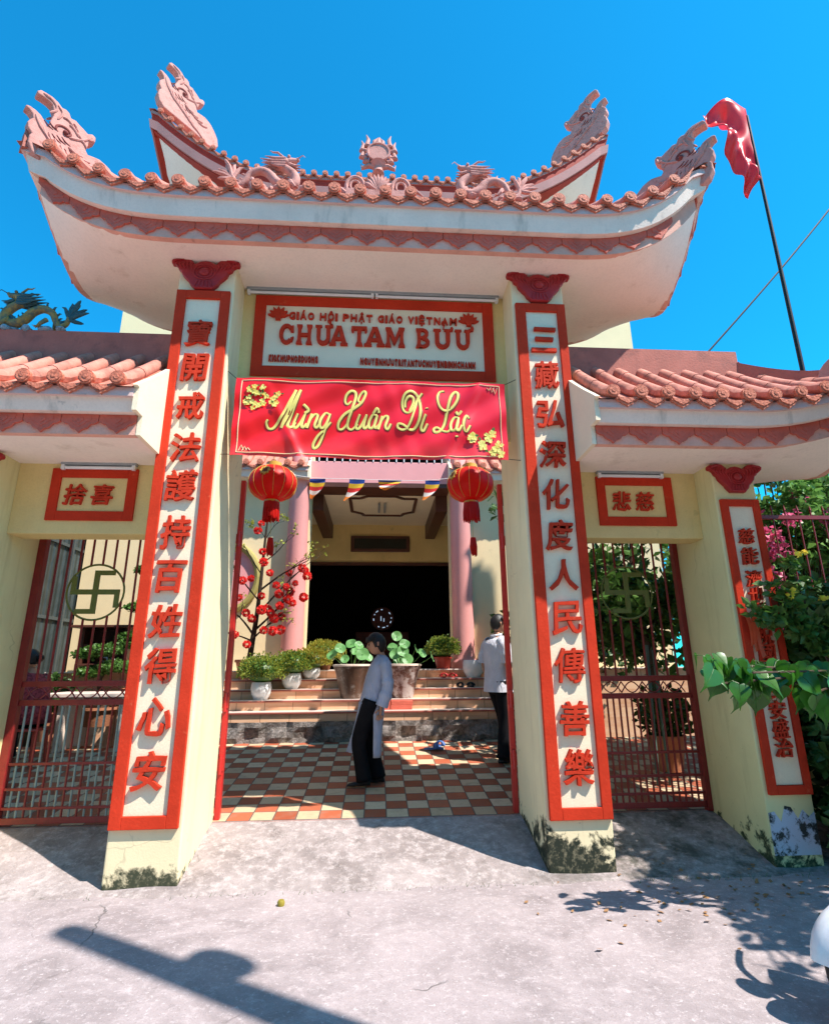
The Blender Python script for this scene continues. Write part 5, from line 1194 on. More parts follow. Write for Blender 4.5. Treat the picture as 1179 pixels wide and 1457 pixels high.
def hair_cap(par, c, f, l, up, k, back=-.62, bun=False, name='hair', side=-.12):
    m = MB(); N, M_ = 24, 14; vs = []
    for j in range(M_+1):
        ph = math.pi*(.0+.84*j/M_); z = math.cos(ph); r = math.sin(ph)
        for i in range(N):
            a = 2*math.pi*i/N; x, y = r*math.cos(a), r*math.sin(a); zz = z
            lim = .30 if x > .35 else (side if x > 0 else back+(side-back)*max(0, 1+x*3))      # hairline: high on the brow, low at the nape
            zz = max(z, lim+.02*math.sin(9*a)); g = 1.0+.05*math.sin(7*a+3*j)*.3
            vs.append(c+(f*(x*.1035*(1.09 if x < 0 else 1.0))+l*y*.086+up*(zz*.126+.004))*k*g)
    m.add(vs, [(j*N+i, j*N+(i+1)%N, (j+1)*N+(i+1)%N, (j+1)*N+i) for j in range(M_) for i in range(N)])
    if bun: m.ball(c+(f*-.125+up*-.015)*k, (.05*k, .045*k, .05*k), 12, 8)
    for q in range(14):
        a = R(-80+160*q/13); b = c+(f*math.cos(a)*.098+l*math.sin(a)*.084+up*.045)*k; m.tube([b+up*.04*k-f*.01*k, b, b+f*.004*k-up*.016*k], [.012*k, .010*k, .003*k], 5)
    return obj(name, m, M_hair, par, smooth='all', local=True)
def ell(cx, cy, cz, a, b, n=24, tilt=0, sq=1.0, wav=0, ph=0):
    out = []
    for i in range(n):
        t = 2*math.pi*i/n; co, si = math.cos(t), math.sin(t); k = 1+wav*math.sin(6*t+ph)
        x = a*abs(co)**sq*(1 if co > 0 else -1)*k; y = b*abs(si)**sq*(1 if si > 0 else -1)*k; out.append((cx+x, cy+y, cz+x*tilt))
    return out
def shoe(m, x, y, z, L, yaw=0):
    c, s = math.cos(yaw), math.sin(yaw); rings = []
    for u, w, h in ((-.02,.022,.035),(0,.032,.060),(.25,.036,.066),(.5,.040,.052),(.75,.044,.038),(.93,.036,.028),(1.0,.016,.016)):
        r = []
        for i in range(12):
            t = 2*math.pi*i/12; px_, py_, pz_ = -.25*L+u*L, w*math.cos(t), h*.5+h*.5*math.sin(t)*1.0; pz_ = max(.0, pz_); r.append((x+px_*c-py_*s, y+px_*s+py_*c, z+pz_))
        rings.append(r)
    m.loft(rings)

# woman walking to the left -------------------------------------------------
wz = court_z(6.33)+.004
wo = thing('person', 'woman in a pale blue long tunic walking left across chequered tiles', 'person', (-.06, 6.33, wz), R(184))
b = [(0,0,.78,.10,.12),(-.05,0,.95,.095,.12),(-.10,0,1.12,.10,.14),(-.13,0,1.24,.075,.11),(-.125,0,1.305,.042),(-.085,0,1.375,.045),
     (-.145,.145,1.225,.045),(-.165,.19,.99,.034),(-.10,.205,.775,.023),(-.145,-.145,1.225,.045),(-.09,-.19,1.0,.034),(.02,-.20,.81,.023),
     (.0,.08,.74,.075),(.12,.075,.41,.052),(.055,.07,.075,.033),(.0,-.08,.74,.075),(-.01,-.08,.41,.052),(-.10,-.085,.075,.033)]
e = [(0,1),(1,2),(2,3),(3,4),(4,5),(3,6),(6,7),(7,8),(3,9),(9,10),(10,11),(0,12),(12,13),(13,14),(0,15),(15,16),(16,17)]
m = skin_grow(b, e); hf, hl, hu = head_mesh(m, (-.055,0,1.432), (1,.05,-.16), (.15,0,1)); hand_mesh(m, (-.10,.205,.775), (.12,.0,-1), (1,.3,0), .55); hand_mesh(m, (.02,-.20,.81), (.4,.0,-1), (1,-.3,.3), .5)
body = obj('body', m, M_skin, wo, smooth='all', local=True); hc = Vector((-.055,0,1.432)); face_parts(wo, hc, hf, hl, hu, 1.0); hair_cap(wo, hc, hf, hl, hu, 1.02, back=-.85, side=-.3)
m = MB(); n = 32
rings = [ell(-.118,0,1.315,.052,.058,n,.15), ell(-.12,0,1.285,.065,.085,n,.2), ell(-.118,0,1.255,.092,.165,n,.1,.9), ell(-.105,0,1.20,.115,.185,n,.05,.9), ell(-.072,0,1.08,.130,.178,n,.02,.9,.012), ell(-.045,0,.96,.128,.165,n,0,.9,.02,1), ell(-.028,0,.86,.135,.172,n,0,.9,.02,2), ell(-.02,0,.82,.138,.178,n,0,.9,.02,2)]
rings = [[(p[0], p[1]*.93, p[2]) for p in r] for r in rings]
m.loft(rings, cap=False)
# front and back panels below the side slits
def panel(front):
    top = rings[-1]; h = n//2; idx = [(i-h//2) % n for i in range(h+1)] if front else [(i+h//2) % n for i in range(h+1)]
    T = [Vector(top[i]) for i in idx]; rows = 14; out = []
    for j in range(rows+1):
        v = j/rows; row = []
        for q, p in enumerate(T):
            u = q/h
            if front: z = .82-(.50)*v; x = p.x+.05*v+.075*v*v+.012*math.sin(u*14+v*3)*v-.05*v*abs(p.y)/.18*(1-v); y = (p.y-.02*v)*(1-.42*min(1, v*2.2))
            else: z = .82-(.545)*v; x = p.x*(1-.45*v)-.03*v+.015*math.sin(u*15+v*2)*v; y = p.y*(1-.10*v)
            row.append((x, y, z))
        out.append(row)
    m.add([p for r in out for p in r], [(j*(h+1)+i, j*(h+1)+i+1, (j+1)*(h+1)+i+1, (j+1)*(h+1)+i) for j in range(rows) for i in range(h)])
panel(True); panel(False)
tu = obj('tunic', m, M_silk, wo, smooth='all', local=True); s_ = tu.modifiers.new('t', 'SOLIDIFY'); s_.thickness = .006
for sgn_, pts in ((1, [(-.135,.10,1.245),(-.15,.165,1.20),(-.165,.195,1.07),(-.168,.205,.98),(-.14,.215,.88),(-.105,.212,.785)]), (-1, [(-.135,-.10,1.245),(-.15,-.165,1.20),(-.12,-.19,1.08),(-.09,-.20,1.0),(-.03,-.205,.9),(.015,-.205,.82)])):
    m = MB(); sp = smooth_path(pts, 5); m.tube(sp, [.060-.004*math.sin(i*.9)+.010*(i/len(sp))**2+.004*math.sin(i*1.7) for i in range(len(sp))], 14); obj('sleeve', m, M_silk, tu, smooth='all', local=True)
m = MB(); m.tube(smooth_path([(-.01,.085,.84),(.03,.085,.72),(.10,.08,.52),(.12,.078,.40),(.095,.075,.25),(.06,.07,.05)], 4), [.095,.098,.098,.096,.094,.092,.089,.086,.083,.082,.080,.078,.077,.077,.076,.076,.076,.076,.078,.080,.082], 14)
m.tube(smooth_path([(-.01,-.085,.84),(0,-.085,.72),(-.005,-.08,.52),(-.01,-.08,.40),(-.05,-.082,.25),(-.10,-.085,.05)], 4), [.095,.098,.098,.096,.094,.092,.089,.086,.083,.082,.080,.078,.077,.077,.076,.076,.076,.076,.078,.080,.082], 14)
m.ball((-.005,0,.80), (.12,.155,.10), 16, 10); obj('trousers', m, M_black, wo, smooth='all', local=True)
m = MB(); shoe(m, .06, .07, 0, .235); obj('shoe', m, M_rubber, wo, smooth='all', local=True)
m = MB(); shoe(m, -.10, -.085, 0, .235); obj('shoe', m, M_rubber, wo, smooth='all', local=True)

# man walking off to the right ---------------------------------------------
mz = court_z(7.05)+.004
mo = thing('person', 'man in a white short sleeved shirt half hidden by the right gate post', 'person', (1.50, 7.05, mz), R(22))
b = [(0,0,.92,.11,.14),(0,0,1.10,.11,.14),(.01,0,1.28,.12,.16),(.01,0,1.41,.08,.12),(.02,0,1.48,.05),(.045,0,1.54,.05),
     (.0,-.17,1.385,.052),(.01,-.23,1.13,.042),(.10,-.215,.90,.028),(.0,.17,1.385,.052),(-.04,.23,1.13,.042),(.04,.23,.88,.028),
     (0,-.095,.88,.085),(.03,-.10,.48,.06),(-.02,-.10,.09,.038),(0,.095,.88,.085),(.14,.10,.50,.06),(.20,.10,.10,.038)]
m = skin_grow(b, e); hf, hl, hu = head_mesh(m, (.06,0,1.625), (1,-.1,-.05), (0,0,1)); hand_mesh(m, (.10,-.215,.90), (.35,.05,-1), (1,-.2,.3), .6); hand_mesh(m, (.04,.23,.88), (.2,0,-1), (1,.2,0), .6)
obj('body', m, M_skin, mo, smooth='all', local=True); hc = Vector((.06,0,1.625)); face_parts(mo, hc, hf, hl, hu, 1.0); hair_cap(mo, hc, hf, hl, hu, 1.0)
m = MB(); n = 28
m.loft([ell(.015,0,1.475,.062,.066,n,.2), ell(.012,0,1.445,.075,.10,n,.1), ell(.008,0,1.415,.105,.185,n,0,.9), ell(.01,0,1.34,.130,.208,n,0,.85), ell(.015,0,1.20,.140,.200,n,0,.85,.01), ell(.02,0,1.06,.140,.190,n,0,.85,.02,1), ell(.02,0,.94,.152,.205,n,0,.85,.02,2), ell(.02,0,.80,.166,.218,n,0,.85,.025,2)], cap=False)
sh = obj('shirt', m, M_shirt, mo, smooth='all', local=True)
m = MB(); m.tube([(.015+.066*math.cos(2*math.pi*i/20), .07*math.sin(2*math.pi*i/20), 1.485+.012*math.cos(2*math.pi*i/20)) for i in range(21)], .014, 8); obj('collar', m, M_shirt, sh, smooth=True, local=True)
for s in (-1, 1):
    m = MB(); q = [(.0, s*.12, 1.405), (.0, s*.185, 1.37), (.005 if s < 0 else -.02, s*.225, 1.25), (.01 if s < 0 else -.035, s*.235, 1.14)]; sp = smooth_path(q, 5); m.tube(sp, [.070+.004*math.sin(i*1.3)+.012*i/len(sp) for i in range(len(sp))], 14, cap=False); sl = obj('sleeve', m, M_shirt, sh, smooth='all', local=True); z_ = sl.modifiers.new('t', 'SOLIDIFY'); z_.thickness = .004
m = MB(); T_ = [.115,.112,.108,.104,.10,.097,.094,.091,.089,.087,.086,.085,.085,.085,.085,.085,.085,.085,.086,.088,.09]
m.tube(smooth_path([(.0,-.095,.93),(.01,-.10,.80),(.02,-.10,.64),(.03,-.10,.48),(.005,-.10,.28),(-.02,-.10,.05)], 4), T_, 14); m.tube(smooth_path([(.0,.095,.93),(.05,.10,.80),(.10,.10,.64),(.14,.10,.50),(.17,.10,.28),(.20,.10,.06)], 4), T_, 14); m.ball((.0,0,.86), (.125,.165,.10), 16, 10)
obj('trousers', m, M_black, mo, smooth='all', local=True)
for x, y in ((-.02, -.10), (.20, .10)): m = MB(); shoe(m, x, y, 0, .27); obj('shoe', m, M_rubber, mo, smooth='all', local=True)

# seated woman in the left yard ---------------------------------------------
cz_ = court_z(7.3)+.004
so = thing('person', 'woman in a pink patterned blouse sitting behind the left gate', 'person', (-4.12, 7.3, cz_), R(160))
b = [(0,0,.50,.12,.15),(.02,0,.68,.11,.14),(.06,0,.86,.12,.15),(.09,0,.98,.07,.11),(.11,0,1.05,.045),(.14,0,1.12,.045),(.09,.16,.95,.05),(.16,.22,.72,.038),(.36,.17,.66,.026),(.09,-.16,.95,.05),(.16,-.22,.72,.038),(.36,-.17,.66,.026),(.05,.10,.47,.09),(.44,.12,.46,.065),(.44,.12,.08,.036),(.05,-.10,.47,.09),(.44,-.12,.46,.065),(.44,-.12,.08,.036)]
m = skin_grow(b, e); hf, hl, hu = head_mesh(m, (.165,0,1.20), (1,.1,-.25), (.2,0,1)); hand_mesh(m, (.36,.17,.66), (1,-.2,-.3), (0,-1,.3), .6); hand_mesh(m, (.36,-.17,.66), (1,.2,-.3), (0,1,.3), .6)
obj('body', m, M_skin, so, smooth='all', local=True); hc = Vector((.165,0,1.20)); face_parts(so, hc, hf, hl, hu, 1.0); hair_cap(so, hc, hf, hl, hu, 1.0, bun=True)
m = MB(); m.loft([ell(.10,0,1.045,.06,.065,n,.2), ell(.09,0,1.0,.09,.16,n,.1), ell(.075,0,.94,.125,.19,n), ell(.05,0,.80,.145,.19,n,0,.9,.02), ell(.02,0,.64,.165,.205,n,0,.9,.03), ell(.01,0,.46,.20,.23,n,0,.9,.04)]); bl = obj('blouse', m, M_blouse, so, smooth='all', local=True)
for s in (-1, 1): m = MB(); m.tube(smooth_path([(.09, s*.12, .975), (.095, s*.18, .92), (.15, s*.225, .74), (.26, s*.20, .69)], 5), .072, 12); obj('sleeve', m, M_blouse, bl, smooth='all', local=True)
m = MB()
for s in (-1, 1): m.tube(smooth_path([(.0, s*.10, .47), (.2, s*.11, .48), (.40, s*.12, .475), (.46, s*.12, .40), (.45, s*.12, .2), (.44, s*.12, .05)], 4), .098, 12)
obj('trousers', m, M_black, so, smooth='all', local=True)
for s in (-1, 1): m = MB(); shoe(m, .44, s*.12, 0, .23); obj('shoe', m, M_rubber, so, smooth='all', local=True)
stl = thing('stool', 'low plastic stool under the seated woman', 'stool', (-4.12, 7.3, cz_)); m = MB(); m.box(-4.32, -3.94, 7.12, 7.48, cz_+.38, cz_+.41); obj('seat', m, M_potred, stl, bevel=.008)
for dx in (-.16, .16):
    for dy in (-.15, .15): m = MB(); m.tube([(-4.13+dx, 7.3+dy, cz_), (-4.13+dx*.85, 7.3+dy*.85, cz_+.38)], .02, 8); obj('leg', m, M_potred, stl)

# ============================================================ left yard
t = NT('corrugated_sheet'); y_ = t.xyz(t.pos)[1]; wv = t.mth('SINE', t.mth('MULTIPLY', y_, 42)); nz = t.noise(3, 6, .6, t.pos)
cc = t.mix(t.mapr(nz, .35, .65), (.035, .05, .05), (.075, .095, .095)); cc = t.mix(t.mapr(t.noise(8, 6, .7, t.pos), .62, .75, 0, .5), cc, (.16, .09, .05)); t.bump(wv, .6, .03); M_corr = t.fin(cc, .45, .4, .3)
M_dsteel = paint('dark_steel', (.06, .075, .075), .5, .2)
shd = thing('sheet_metal_wall', 'bluish grey corrugated metal wall closing the left yard', 'wall', (-5.2, 7.7, .4))
m = MB(); m.box(-5.24, -5.16, 5.6, 10.4, .2, 4.6); obj('sheet', m, M_corr, shd)
for y in (5.7, 6.9, 8.1, 9.4): m = MB(); m.box(-5.16, -5.10, y, y+.05, .2, 4.6); obj('post', m, M_dsteel, shd)
for z in (1.2, 2.3, 3.5): m = MB(); m.box(-5.16, -5.125, 5.6, 9.8, z, z+.05); obj('rail', m, M_dsteel, shd)
def slab_table(name, label, x0, x1, y0, y1, z0, z1, mat, leg):
    t = thing(name, label, 'table', ((x0+x1)/2, (y0+y1)/2, z0)); m = MB(); m.box(x0, x1, y0, y1, z1-.06, z1); obj('table_top', m, mat, t, bevel=.012)
    for x in (x0+.18, x1-.28): m = MB(); m.box(x, x+.10, y0+.08, y1-.08, z0-.05, z1-.06); obj('leg', m, leg, t, bevel=.01)
slab_table('stone_table', 'long pale stone table in the left yard behind the gate', -4.30, -3.05, 7.75, 8.35, court_z(8.0), 1.24, M_tread, M_fascia)
cab = thing('altar_cabinet', 'small brown wooden altar cabinet with a flat roof against the left wall', 'cabinet', (-4.2, 9.3, 1.5))
m = MB(); m.box(-4.62, -3.88, 9.05, 9.5, 1.50, 1.62); m.box(-4.60, -4.55, 9.08, 9.48, 1.62, 2.16); m.box(-3.95, -3.90, 9.08, 9.48, 1.62, 2.16); m.box(-4.55, -3.95, 9.40, 9.48, 1.62, 2.16); m.box(-4.55, -3.95, 9.10, 9.40, 1.88, 1.91); obj('cabinet_body', m, M_brown, cab, bevel=.006)
m = MB(); m.box(-4.72, -3.78, 8.95, 9.56, 2.16, 2.20); obj('cabinet_roof', m, M_brown, cab, bevel=.006)
m = MB(); m.lathe([(.05,0),(.07,.03),(.08,.09),(.06,.10),(.01,.09)], (-4.2, 9.2, 1.62), 16); tag(obj('incense_bowl', m, M_pot, smooth=True), 'white incense bowl inside the brown altar cabinet', 'bowl')
def tree_limbs(m, base, top, r, nb, spread, rr, lv=2):
    base, top = Vector(base), Vector(top); pts = smooth_path([base, base.lerp(top, .35)+Vector((rr.uniform(-.08,.08), rr.uniform(-.08,.08), 0)), base.lerp(top, .7)+Vector((rr.uniform(-.1,.1), rr.uniform(-.1,.1), 0)), top], 5)
    m.tube(pts, [r*(1-.75*i/len(pts)) for i in range(len(pts))], 8); ends = [top]
    for k in range(nb):
        q = pts[rr.randrange(len(pts)//3, len(pts))]; a = rr.uniform(0, 6.28); d = Vector((math.cos(a), math.sin(a), rr.uniform(.2, .9))).normalized()*spread*rr.uniform(.5, 1.0); e_ = q+d
        pp = smooth_path([q, q+d*.5+Vector((0,0,.05*spread)), e_], 4); m.tube(pp, [r*.45*(1-.75*i/len(pp)) for i in range(len(pp))], 6); ends.append(e_); ends.append(pp[len(pp)//2])
        if lv > 1:
            for _ in range(2):
                d2 = Vector((rr.gauss(0,1), rr.gauss(0,1), rr.gauss(.3,.7))).normalized()*spread*.45; m.tube([e_-d*.3, e_-d*.1+d2*.5, e_+d2], [r*.2, r*.14, r*.05], 5); ends.append(e_+d2)
    return ends
def tree(name, label, base, h, spread, nleaf, size, mat, seed, nb=9, r=.06, clump=.35, aspect=.3, cat='tree', group=None, low=.3, bark=None):
    rr = random.Random(seed); t = thing(name, label, cat, base, 0, group); m = MB(); base = Vector(base)
    ends = tree_limbs(m, base, base+Vector((rr.uniform(-.1,.1), rr.uniform(-.1,.1), h)), r, nb, spread, rr); obj('trunk', m, bark or M_bark, t, smooth=True)
    lf = MB(); per = max(1, nleaf//len(ends))
    for e_ in ends:
        k = rr.uniform(.6, 1.3); leaf_quads(lf, e_, int(per*k), (clump*k, clump*k, clump*k*.75), size, rr, -.15, 0, aspect)
    obj('crown', lf, mat, t); return t
# bonsai trees against the cream wall
def cloud_tree(base, h, pads, label, seed):
    rr = random.Random(seed); base = Vector(base); t = thing('bonsai_tree', label, 'bonsai', base); pot_taper(t, base.x, base.y, base.z, .24, .26, M_terra)
    m = MB(); trunk = smooth_path([base+Vector((0,0,.2)), base+Vector((.06,0,h*.3)), base+Vector((-.05,0,h*.55)), base+Vector((.05,0,h*.8)), base+Vector((0,0,h))], 5); m.tube(trunk, [.05*(1-.7*i/len(trunk)) for i in range(len(trunk))], 8); lf = MB()
    for dx, dz, r_ in pads:
        c = base+Vector((dx, rr.uniform(-.1,.1), dz)); m.tube([base+Vector((0,0,dz-.08)), base+Vector((dx*.5,0,dz-.04)), c], [.022,.018,.008], 6); leaf_quads(lf, c, int(900*r_/.25), (r_, r_*.8, r_*.32), .055, rr, .4, 0, .4)
    obj('trunk', m, M_bark, t, smooth=True); obj('foliage_pads', lf, M_leafm, t)
cloud_tree((-3.55, 8.9, 1.0), 2.6, [(-.18,1.0,.22),(.2,1.15,.22),(-.15,1.45,.20),(.18,1.75,.22),(-.1,2.05,.20),(.15,2.35,.20),(.0,2.65,.22),(.3,2.9,.2)], 'tall tiered bonsai against the cream wall in the left yard', 3)
cloud_tree((-4.0, 8.7, .75), 1.1, [(-.15,.75,.22),(.2,.82,.26),(.0,1.05,.26),(.3,1.15,.2),(-.25,1.0,.2)], 'low bushy bonsai behind the stone table', 4)
for i, (x, y, r_, h_) in enumerate(((-3.3, 8.75, .22, .45), (-2.75, 8.6, .2, .4), (-4.75, 8.9, .2, .4))):
    t = thing('potted_shrub', ('potted shrub at the right end of the stone table', 'potted shrub at the foot of the left steps', 'potted shrub in the corner by the metal wall')[i], 'shrub', (x, y, court_z(min(y, 8.1)))); z0 = court_z(min(y, 8.1)); pot_taper(t, x, y, z0, r_, h_, M_terra); m = MB(); leaf_quads(m, (x, y, z0+h_+.22), 500, (.28,.28,.3), .09, random.Random(i+40), .3, 0, .3); obj('foliage', m, M_leafd, t); m = MB(); m.tube([(x, y, z0+h_-.1), (x, y, z0+h_+.3)], .02, 6); obj('stem', m, M_bark, t)

# ============================================================ right yard and roadside plants
tree('broadleaf_tree', 'dense dark leaved tree behind the right gate', (3.05, 8.0, court_z(8.0)), 2.9, .85, 2600, .17, M_leafd, 11, 12, .05)
tree('broadleaf_tree', 'glossy leaved tree at the right end of the right gate', (3.55, 7.2, court_z(7.2)), 3.0, .85, 2600, .16, M_leafm, 12, 12, .06)
tree('broadleaf_tree', 'bushy low tree against the temple wall behind the right gate', (3.3, 8.9, .6), 2.2, .9, 2000, .14, M_leafd, 13, 12, .05)
for i, (x, y, s, lab) in enumerate(((2.1, 8.6, .3, 'potted shrub nearest the steps on the right'), (2.75, 8.9, .32, 'potted shrub in front of the temple wall on the right'), (3.35, 6.6, .28, 'potted shrub close behind the right gate'))):
    z0 = court_z(min(y, 8.1)); t = thing('potted_shrub', lab, 'shrub', (x, y, z0)); pot_taper(t, x, y, z0, .2, .38, (M_terra, M_urn, M_terra)[i]); m = MB(); leaf_quads(m, (x, y, z0+.38+s*.8), 700, (s*1.1, s*1.1, s*1.1), .10, random.Random(i+60), .3, 0, .3); obj('foliage', m, (M_leafm, M_leafd, M_leafd)[i], t); m = MB(); m.tube([(x, y, z0+.3), (x+.03, y, z0+.8)], .02, 6); obj('stem', m, M_bark, t)
m = MB(); m.tube([(2.95, 6.1, .3), (3.02, 6.14, 1.75)], .02, 8); m.tube([(3.08, 6.1, .3), (3.10, 6.16, 1.7)], .018, 8); tag(obj('garden_poles', m, paint('green_pole', (.10, .17, .14), .5, .15)), 'two thin green poles leaning inside the right gate', 'poles')
# iron fence on a low wall right of the gate
fw = thing('iron_fence', 'dark red iron bar fence on a low wall right of the gate', 'fence', (5.2, 5.35, 0))
m = MB(); m.box(3.50, 8.5, 5.28, 5.48, -.05, .75); obj('low_wall', m, M_pil_f, fw, bevel=.01)
m = MB(); m.box(3.50, 8.5, 5.355, 5.395, 3.02, 3.06); m.box(3.50, 8.5, 5.355, 5.395, .95, .99); obj('rail', m, M_metalred, fw)
for i in range(34):
    x = 3.62+.145*i; m = MB(); m.tube([(x, 5.375, .76), (x, 5.375, 3.12)], .009, 6); m.tube([(x, 5.375, 3.12), (x, 5.375, 3.18)], [.016, .001], 6); obj('bar', m, M_metalred, fw)
m = MB(); m.box(5.55, 5.62, 5.34, 5.41, .75, 3.9); obj('post', m, M_cable, fw)
def shrub(name, label, cat, c, rad, n, size, mat, seed, flowers=None, nclump=26, aspect=.3):
    rr = random.Random(seed); c = Vector(c); t = thing(name, label, cat, (c.x, c.y, max(0, c.z-rad[2]))); m = MB(); lf = MB(); fl = MB()
    base = Vector((c.x, c.y, max(0, c.z-rad[2])))
    for k in range(nclump):
        while True:
            p = Vector((rr.uniform(-1,1), rr.uniform(-1,1), rr.uniform(-1,1)))
            if p.length < 1: break
        q = c+Vector((p.x*rad[0], p.y*rad[1], p.z*rad[2])); s = rr.uniform(.5, 1.)*min(rad)*.5
        mid = base.lerp(q, .5)+Vector((rr.uniform(-.1,.1), rr.uniform(-.1,.1), .1)); m.tube(smooth_path([base+Vector((rr.uniform(-.1,.1), rr.uniform(-.1,.1), -.05)), mid, q], 4), [.020-.0018*i for i in range(9)], 5)
        leaf_quads(lf, q, n//nclump, (s*1.2, s*1.2, s), size, rr, .1, 0, aspect)
        if flowers and rr.random() < flowers[1]:
            fc = Vector((q.x+rr.uniform(-s,s), c.y-rad[1]*rr.uniform(.75, 1.15), q.z+rr.uniform(-s,s)))
            if flowers[3] == 'bract': leaf_quads(fl, fc, 34, (.12, .10, .11), .055, rr, .2, 0, .55)
            else:
                for _ in range(2):
                    f0 = fc+Vector((rr.uniform(-.15,.15), rr.uniform(-.05,.05), rr.uniform(-.15,.15))); d = Vector((rr.gauss(-.2,.4), -1, rr.gauss(.3,.4))).normalized(); a1 = d.orthogonal().normalized(); a2 = d.cross(a1)
                    for j in range(5):
                        a = 2*math.pi*j/5; u_ = a1*math.cos(a)+a2*math.sin(a); w_ = a1*-math.sin(a)+a2*math.cos(a); fl.add([f0, f0+u_*.032+w_*.022+d*.02, f0+u_*.055+d*.022, f0+u_*.032-w_*.022+d*.02], [(0,1,2,3)])
    obj('stems', m, M_bark, t, smooth=True); obj('foliage', lf, mat, t)
    if flowers: obj('flowers', fl, flowers[0], t)
    return t
shrub('bougainvillea', 'bougainvillea bush with pink bracts behind the iron fence', 'bush', (4.75, 6.2, 2.75), (1.1, .6, 1.75), 12000, .10, M_leafs, 21, (M_bougain, .9, 0, 'bract'), 60, .42)
shrub('bougainvillea', 'second bougainvillea bush farther right with pink bracts', 'bush', (6.4, 6.6, 2.6), (1.1, .7, 1.8), 8000, .11, M_leafs, 22, (M_bougain, .7, 0, 'bract'), 44, .42)
shrub('allamanda_shrub', 'dark green shrub with yellow trumpet flowers crowding the outer right pillar', 'shrub', (4.10, 4.75, 1.45), (.62, .42, .85), 3600, .12, M_leafd, 23, (M_yflower, .30, 0, 'star'), 34, .30)
shrub('hedge_shrub', 'dense dark shrub low beside the outer right pillar', 'shrub', (4.25, 4.55, .55), (.75, .45, .60), 3000, .13, M_leafd, 24, None, 26)
shrub('hedge_shrub', 'dark leafy shrub in front of the iron fence at the right edge', 'shrub', (5.2, 4.9, 1.35), (.75, .4, 1.2), 3000, .13, M_leafd, 25, None, 30)
# shoots of the shrub leaning over the pillar's couplet
sp_ = thing('leafy_shoot', 'leafy shoot leaning across the narrow couplet of the outer right pillar', 'shrub', (3.85, 4.5, .1)); rr = random.Random(5); m = MB(); lf = MB(); fl = MB()
for tip in ((3.10, 4.40, 1.98), (3.28, 4.42, 1.88), (3.42, 4.40, 2.02), (3.36, 4.45, 2.15), (3.20, 4.40, 1.90), (3.50, 4.44, 1.80), (3.55, 4.45, 2.4)):
    p = smooth_path([(3.88, 4.50, .05), (3.80, 4.48, 1.2), (3.66, 4.44, 1.75), tip], 5); m.tube(p, [.014-.0007*i for i in range(len(p))], 5)
    for q in p[9:]: leaf_quads(lf, q, 16, (.06,.05,.06), .095, rr, .1, 0, .3)
for q in ((3.46, 4.38, 2.09), (3.60, 4.38, 2.45), (3.72, 4.38, 2.05)): leaf_quads(fl, q, 8, (.03,.03,.03), .05, rr, .2, 0, .5)
obj('stems', m, M_bark, sp_); obj('foliage', lf, M_leafm, sp_); obj('flowers', fl, M_yflower, sp_)
rb = MB(); 
for i in range(3): rb.grid(3, 8, lambda u, v, i=i: (3.145+.03*i+.035*u+.03*v, 4.575-.012*i-.02*math.sin(v*4+i), 1.95-.27*v-.05*i*v+.02*u))
tag(obj('orange_ribbon', rb, M_orange, smooth='all'), 'orange red ribbon hanging on the edge of the outer right pillar', 'ribbon')
# far trees beyond the right yard
for i, (x, y, h, lab) in enumerate(((7.5, 11.0, 3.2, 'bushy tree far behind the bougainvillea, nearest the temple'), (9.6, 12.5, 3.4, 'bushy tree far behind the bougainvillea, middle of the row'), (11.8, 11.5, 3.2, 'bushy tree far behind the bougainvillea, farthest right'), (8.3, 8.4, 2.6, 'smaller tree just behind the second bougainvillea'))):
    tree('garden_tree', lab, (x, y, .3), h, 1.3, 2600, .22, (M_leafm, M_leafd)[i % 2], 30+i, 12, .10, .55, .4, group='trees beyond the right yard')
# bodhi tree: trunk outside the picture, one low branch hanging into it
HEART = [(0,0),(.20,.34),(.34,.36),(.46,.26),(.48,.10),(.42,-.10)]
def heart_leaf(m, b, d, nrm, s):
    """heart shaped leaf with a drip tip; b = stalk end, d = towards the tip"""
    b = Vector(b); d = Vector(d).normalized(); nrm = Vector(nrm); nrm = (nrm-d*nrm.dot(d)).normalized(); sd_ = d.cross(nrm)
    ol = [(0, .06), (.20, -.04), (.38, .06), (.47, .24), (.43, .44), (.28, .66), (.12, .84), (.05, .96), (.012, 1.22)]
    mid = [(0, .06), (0, .2), (0, .4), (0, .6), (0, .84), (0, 1.22)]
    n0 = len(ol); vs = []
    def P(x, y, z=0): return b+d*(y*s-.06*s*y*y)+sd_*x*s+nrm*(z*s-.20*s*y*y)
    vs += [P(0, y, -.0) for x, y in mid]
    L = [P(-x, y, .13*x+.02*math.sin(9*y)) for x, y in ol[1:]]; Rr = [P(x, y, .13*x+.02*math.cos(8*y)) for x, y in ol[1:]]
    k = len(mid); vs += L+Rr; f = []
    for o, fl_ in ((k, False), (k+len(L), True)):
        pairs = [(0, o, o+1), (0, o+1, o+2), (0, o+2, 1), (1, o+2, o+3, 2), (2, o+3, o+4, 3), (3, o+4, o+5, 4), (4, o+5, o+6), (4, o+6, o+7, 5)]
        f += [tuple(reversed(p)) if fl_ else p for p in pairs]
    m.add(vs, f)
bo = thing('bodhi_tree', 'bodhi tree with heart shaped leaves whose low branch reaches in from the right', 'tree', (4.62, 3.95, 0)); rr = random.Random(77)
m = MB(); lf = MB(); vn = MB()
trunk = smooth_path([(4.62, 3.95, -.05), (4.60, 3.95, .9), (4.68, 3.88, 1.9), (4.75, 3.80, 3.0), (4.8, 3.7, 4.2)], 5); m.tube(trunk, [.075-.0026*i for i in range(len(trunk))], 9)
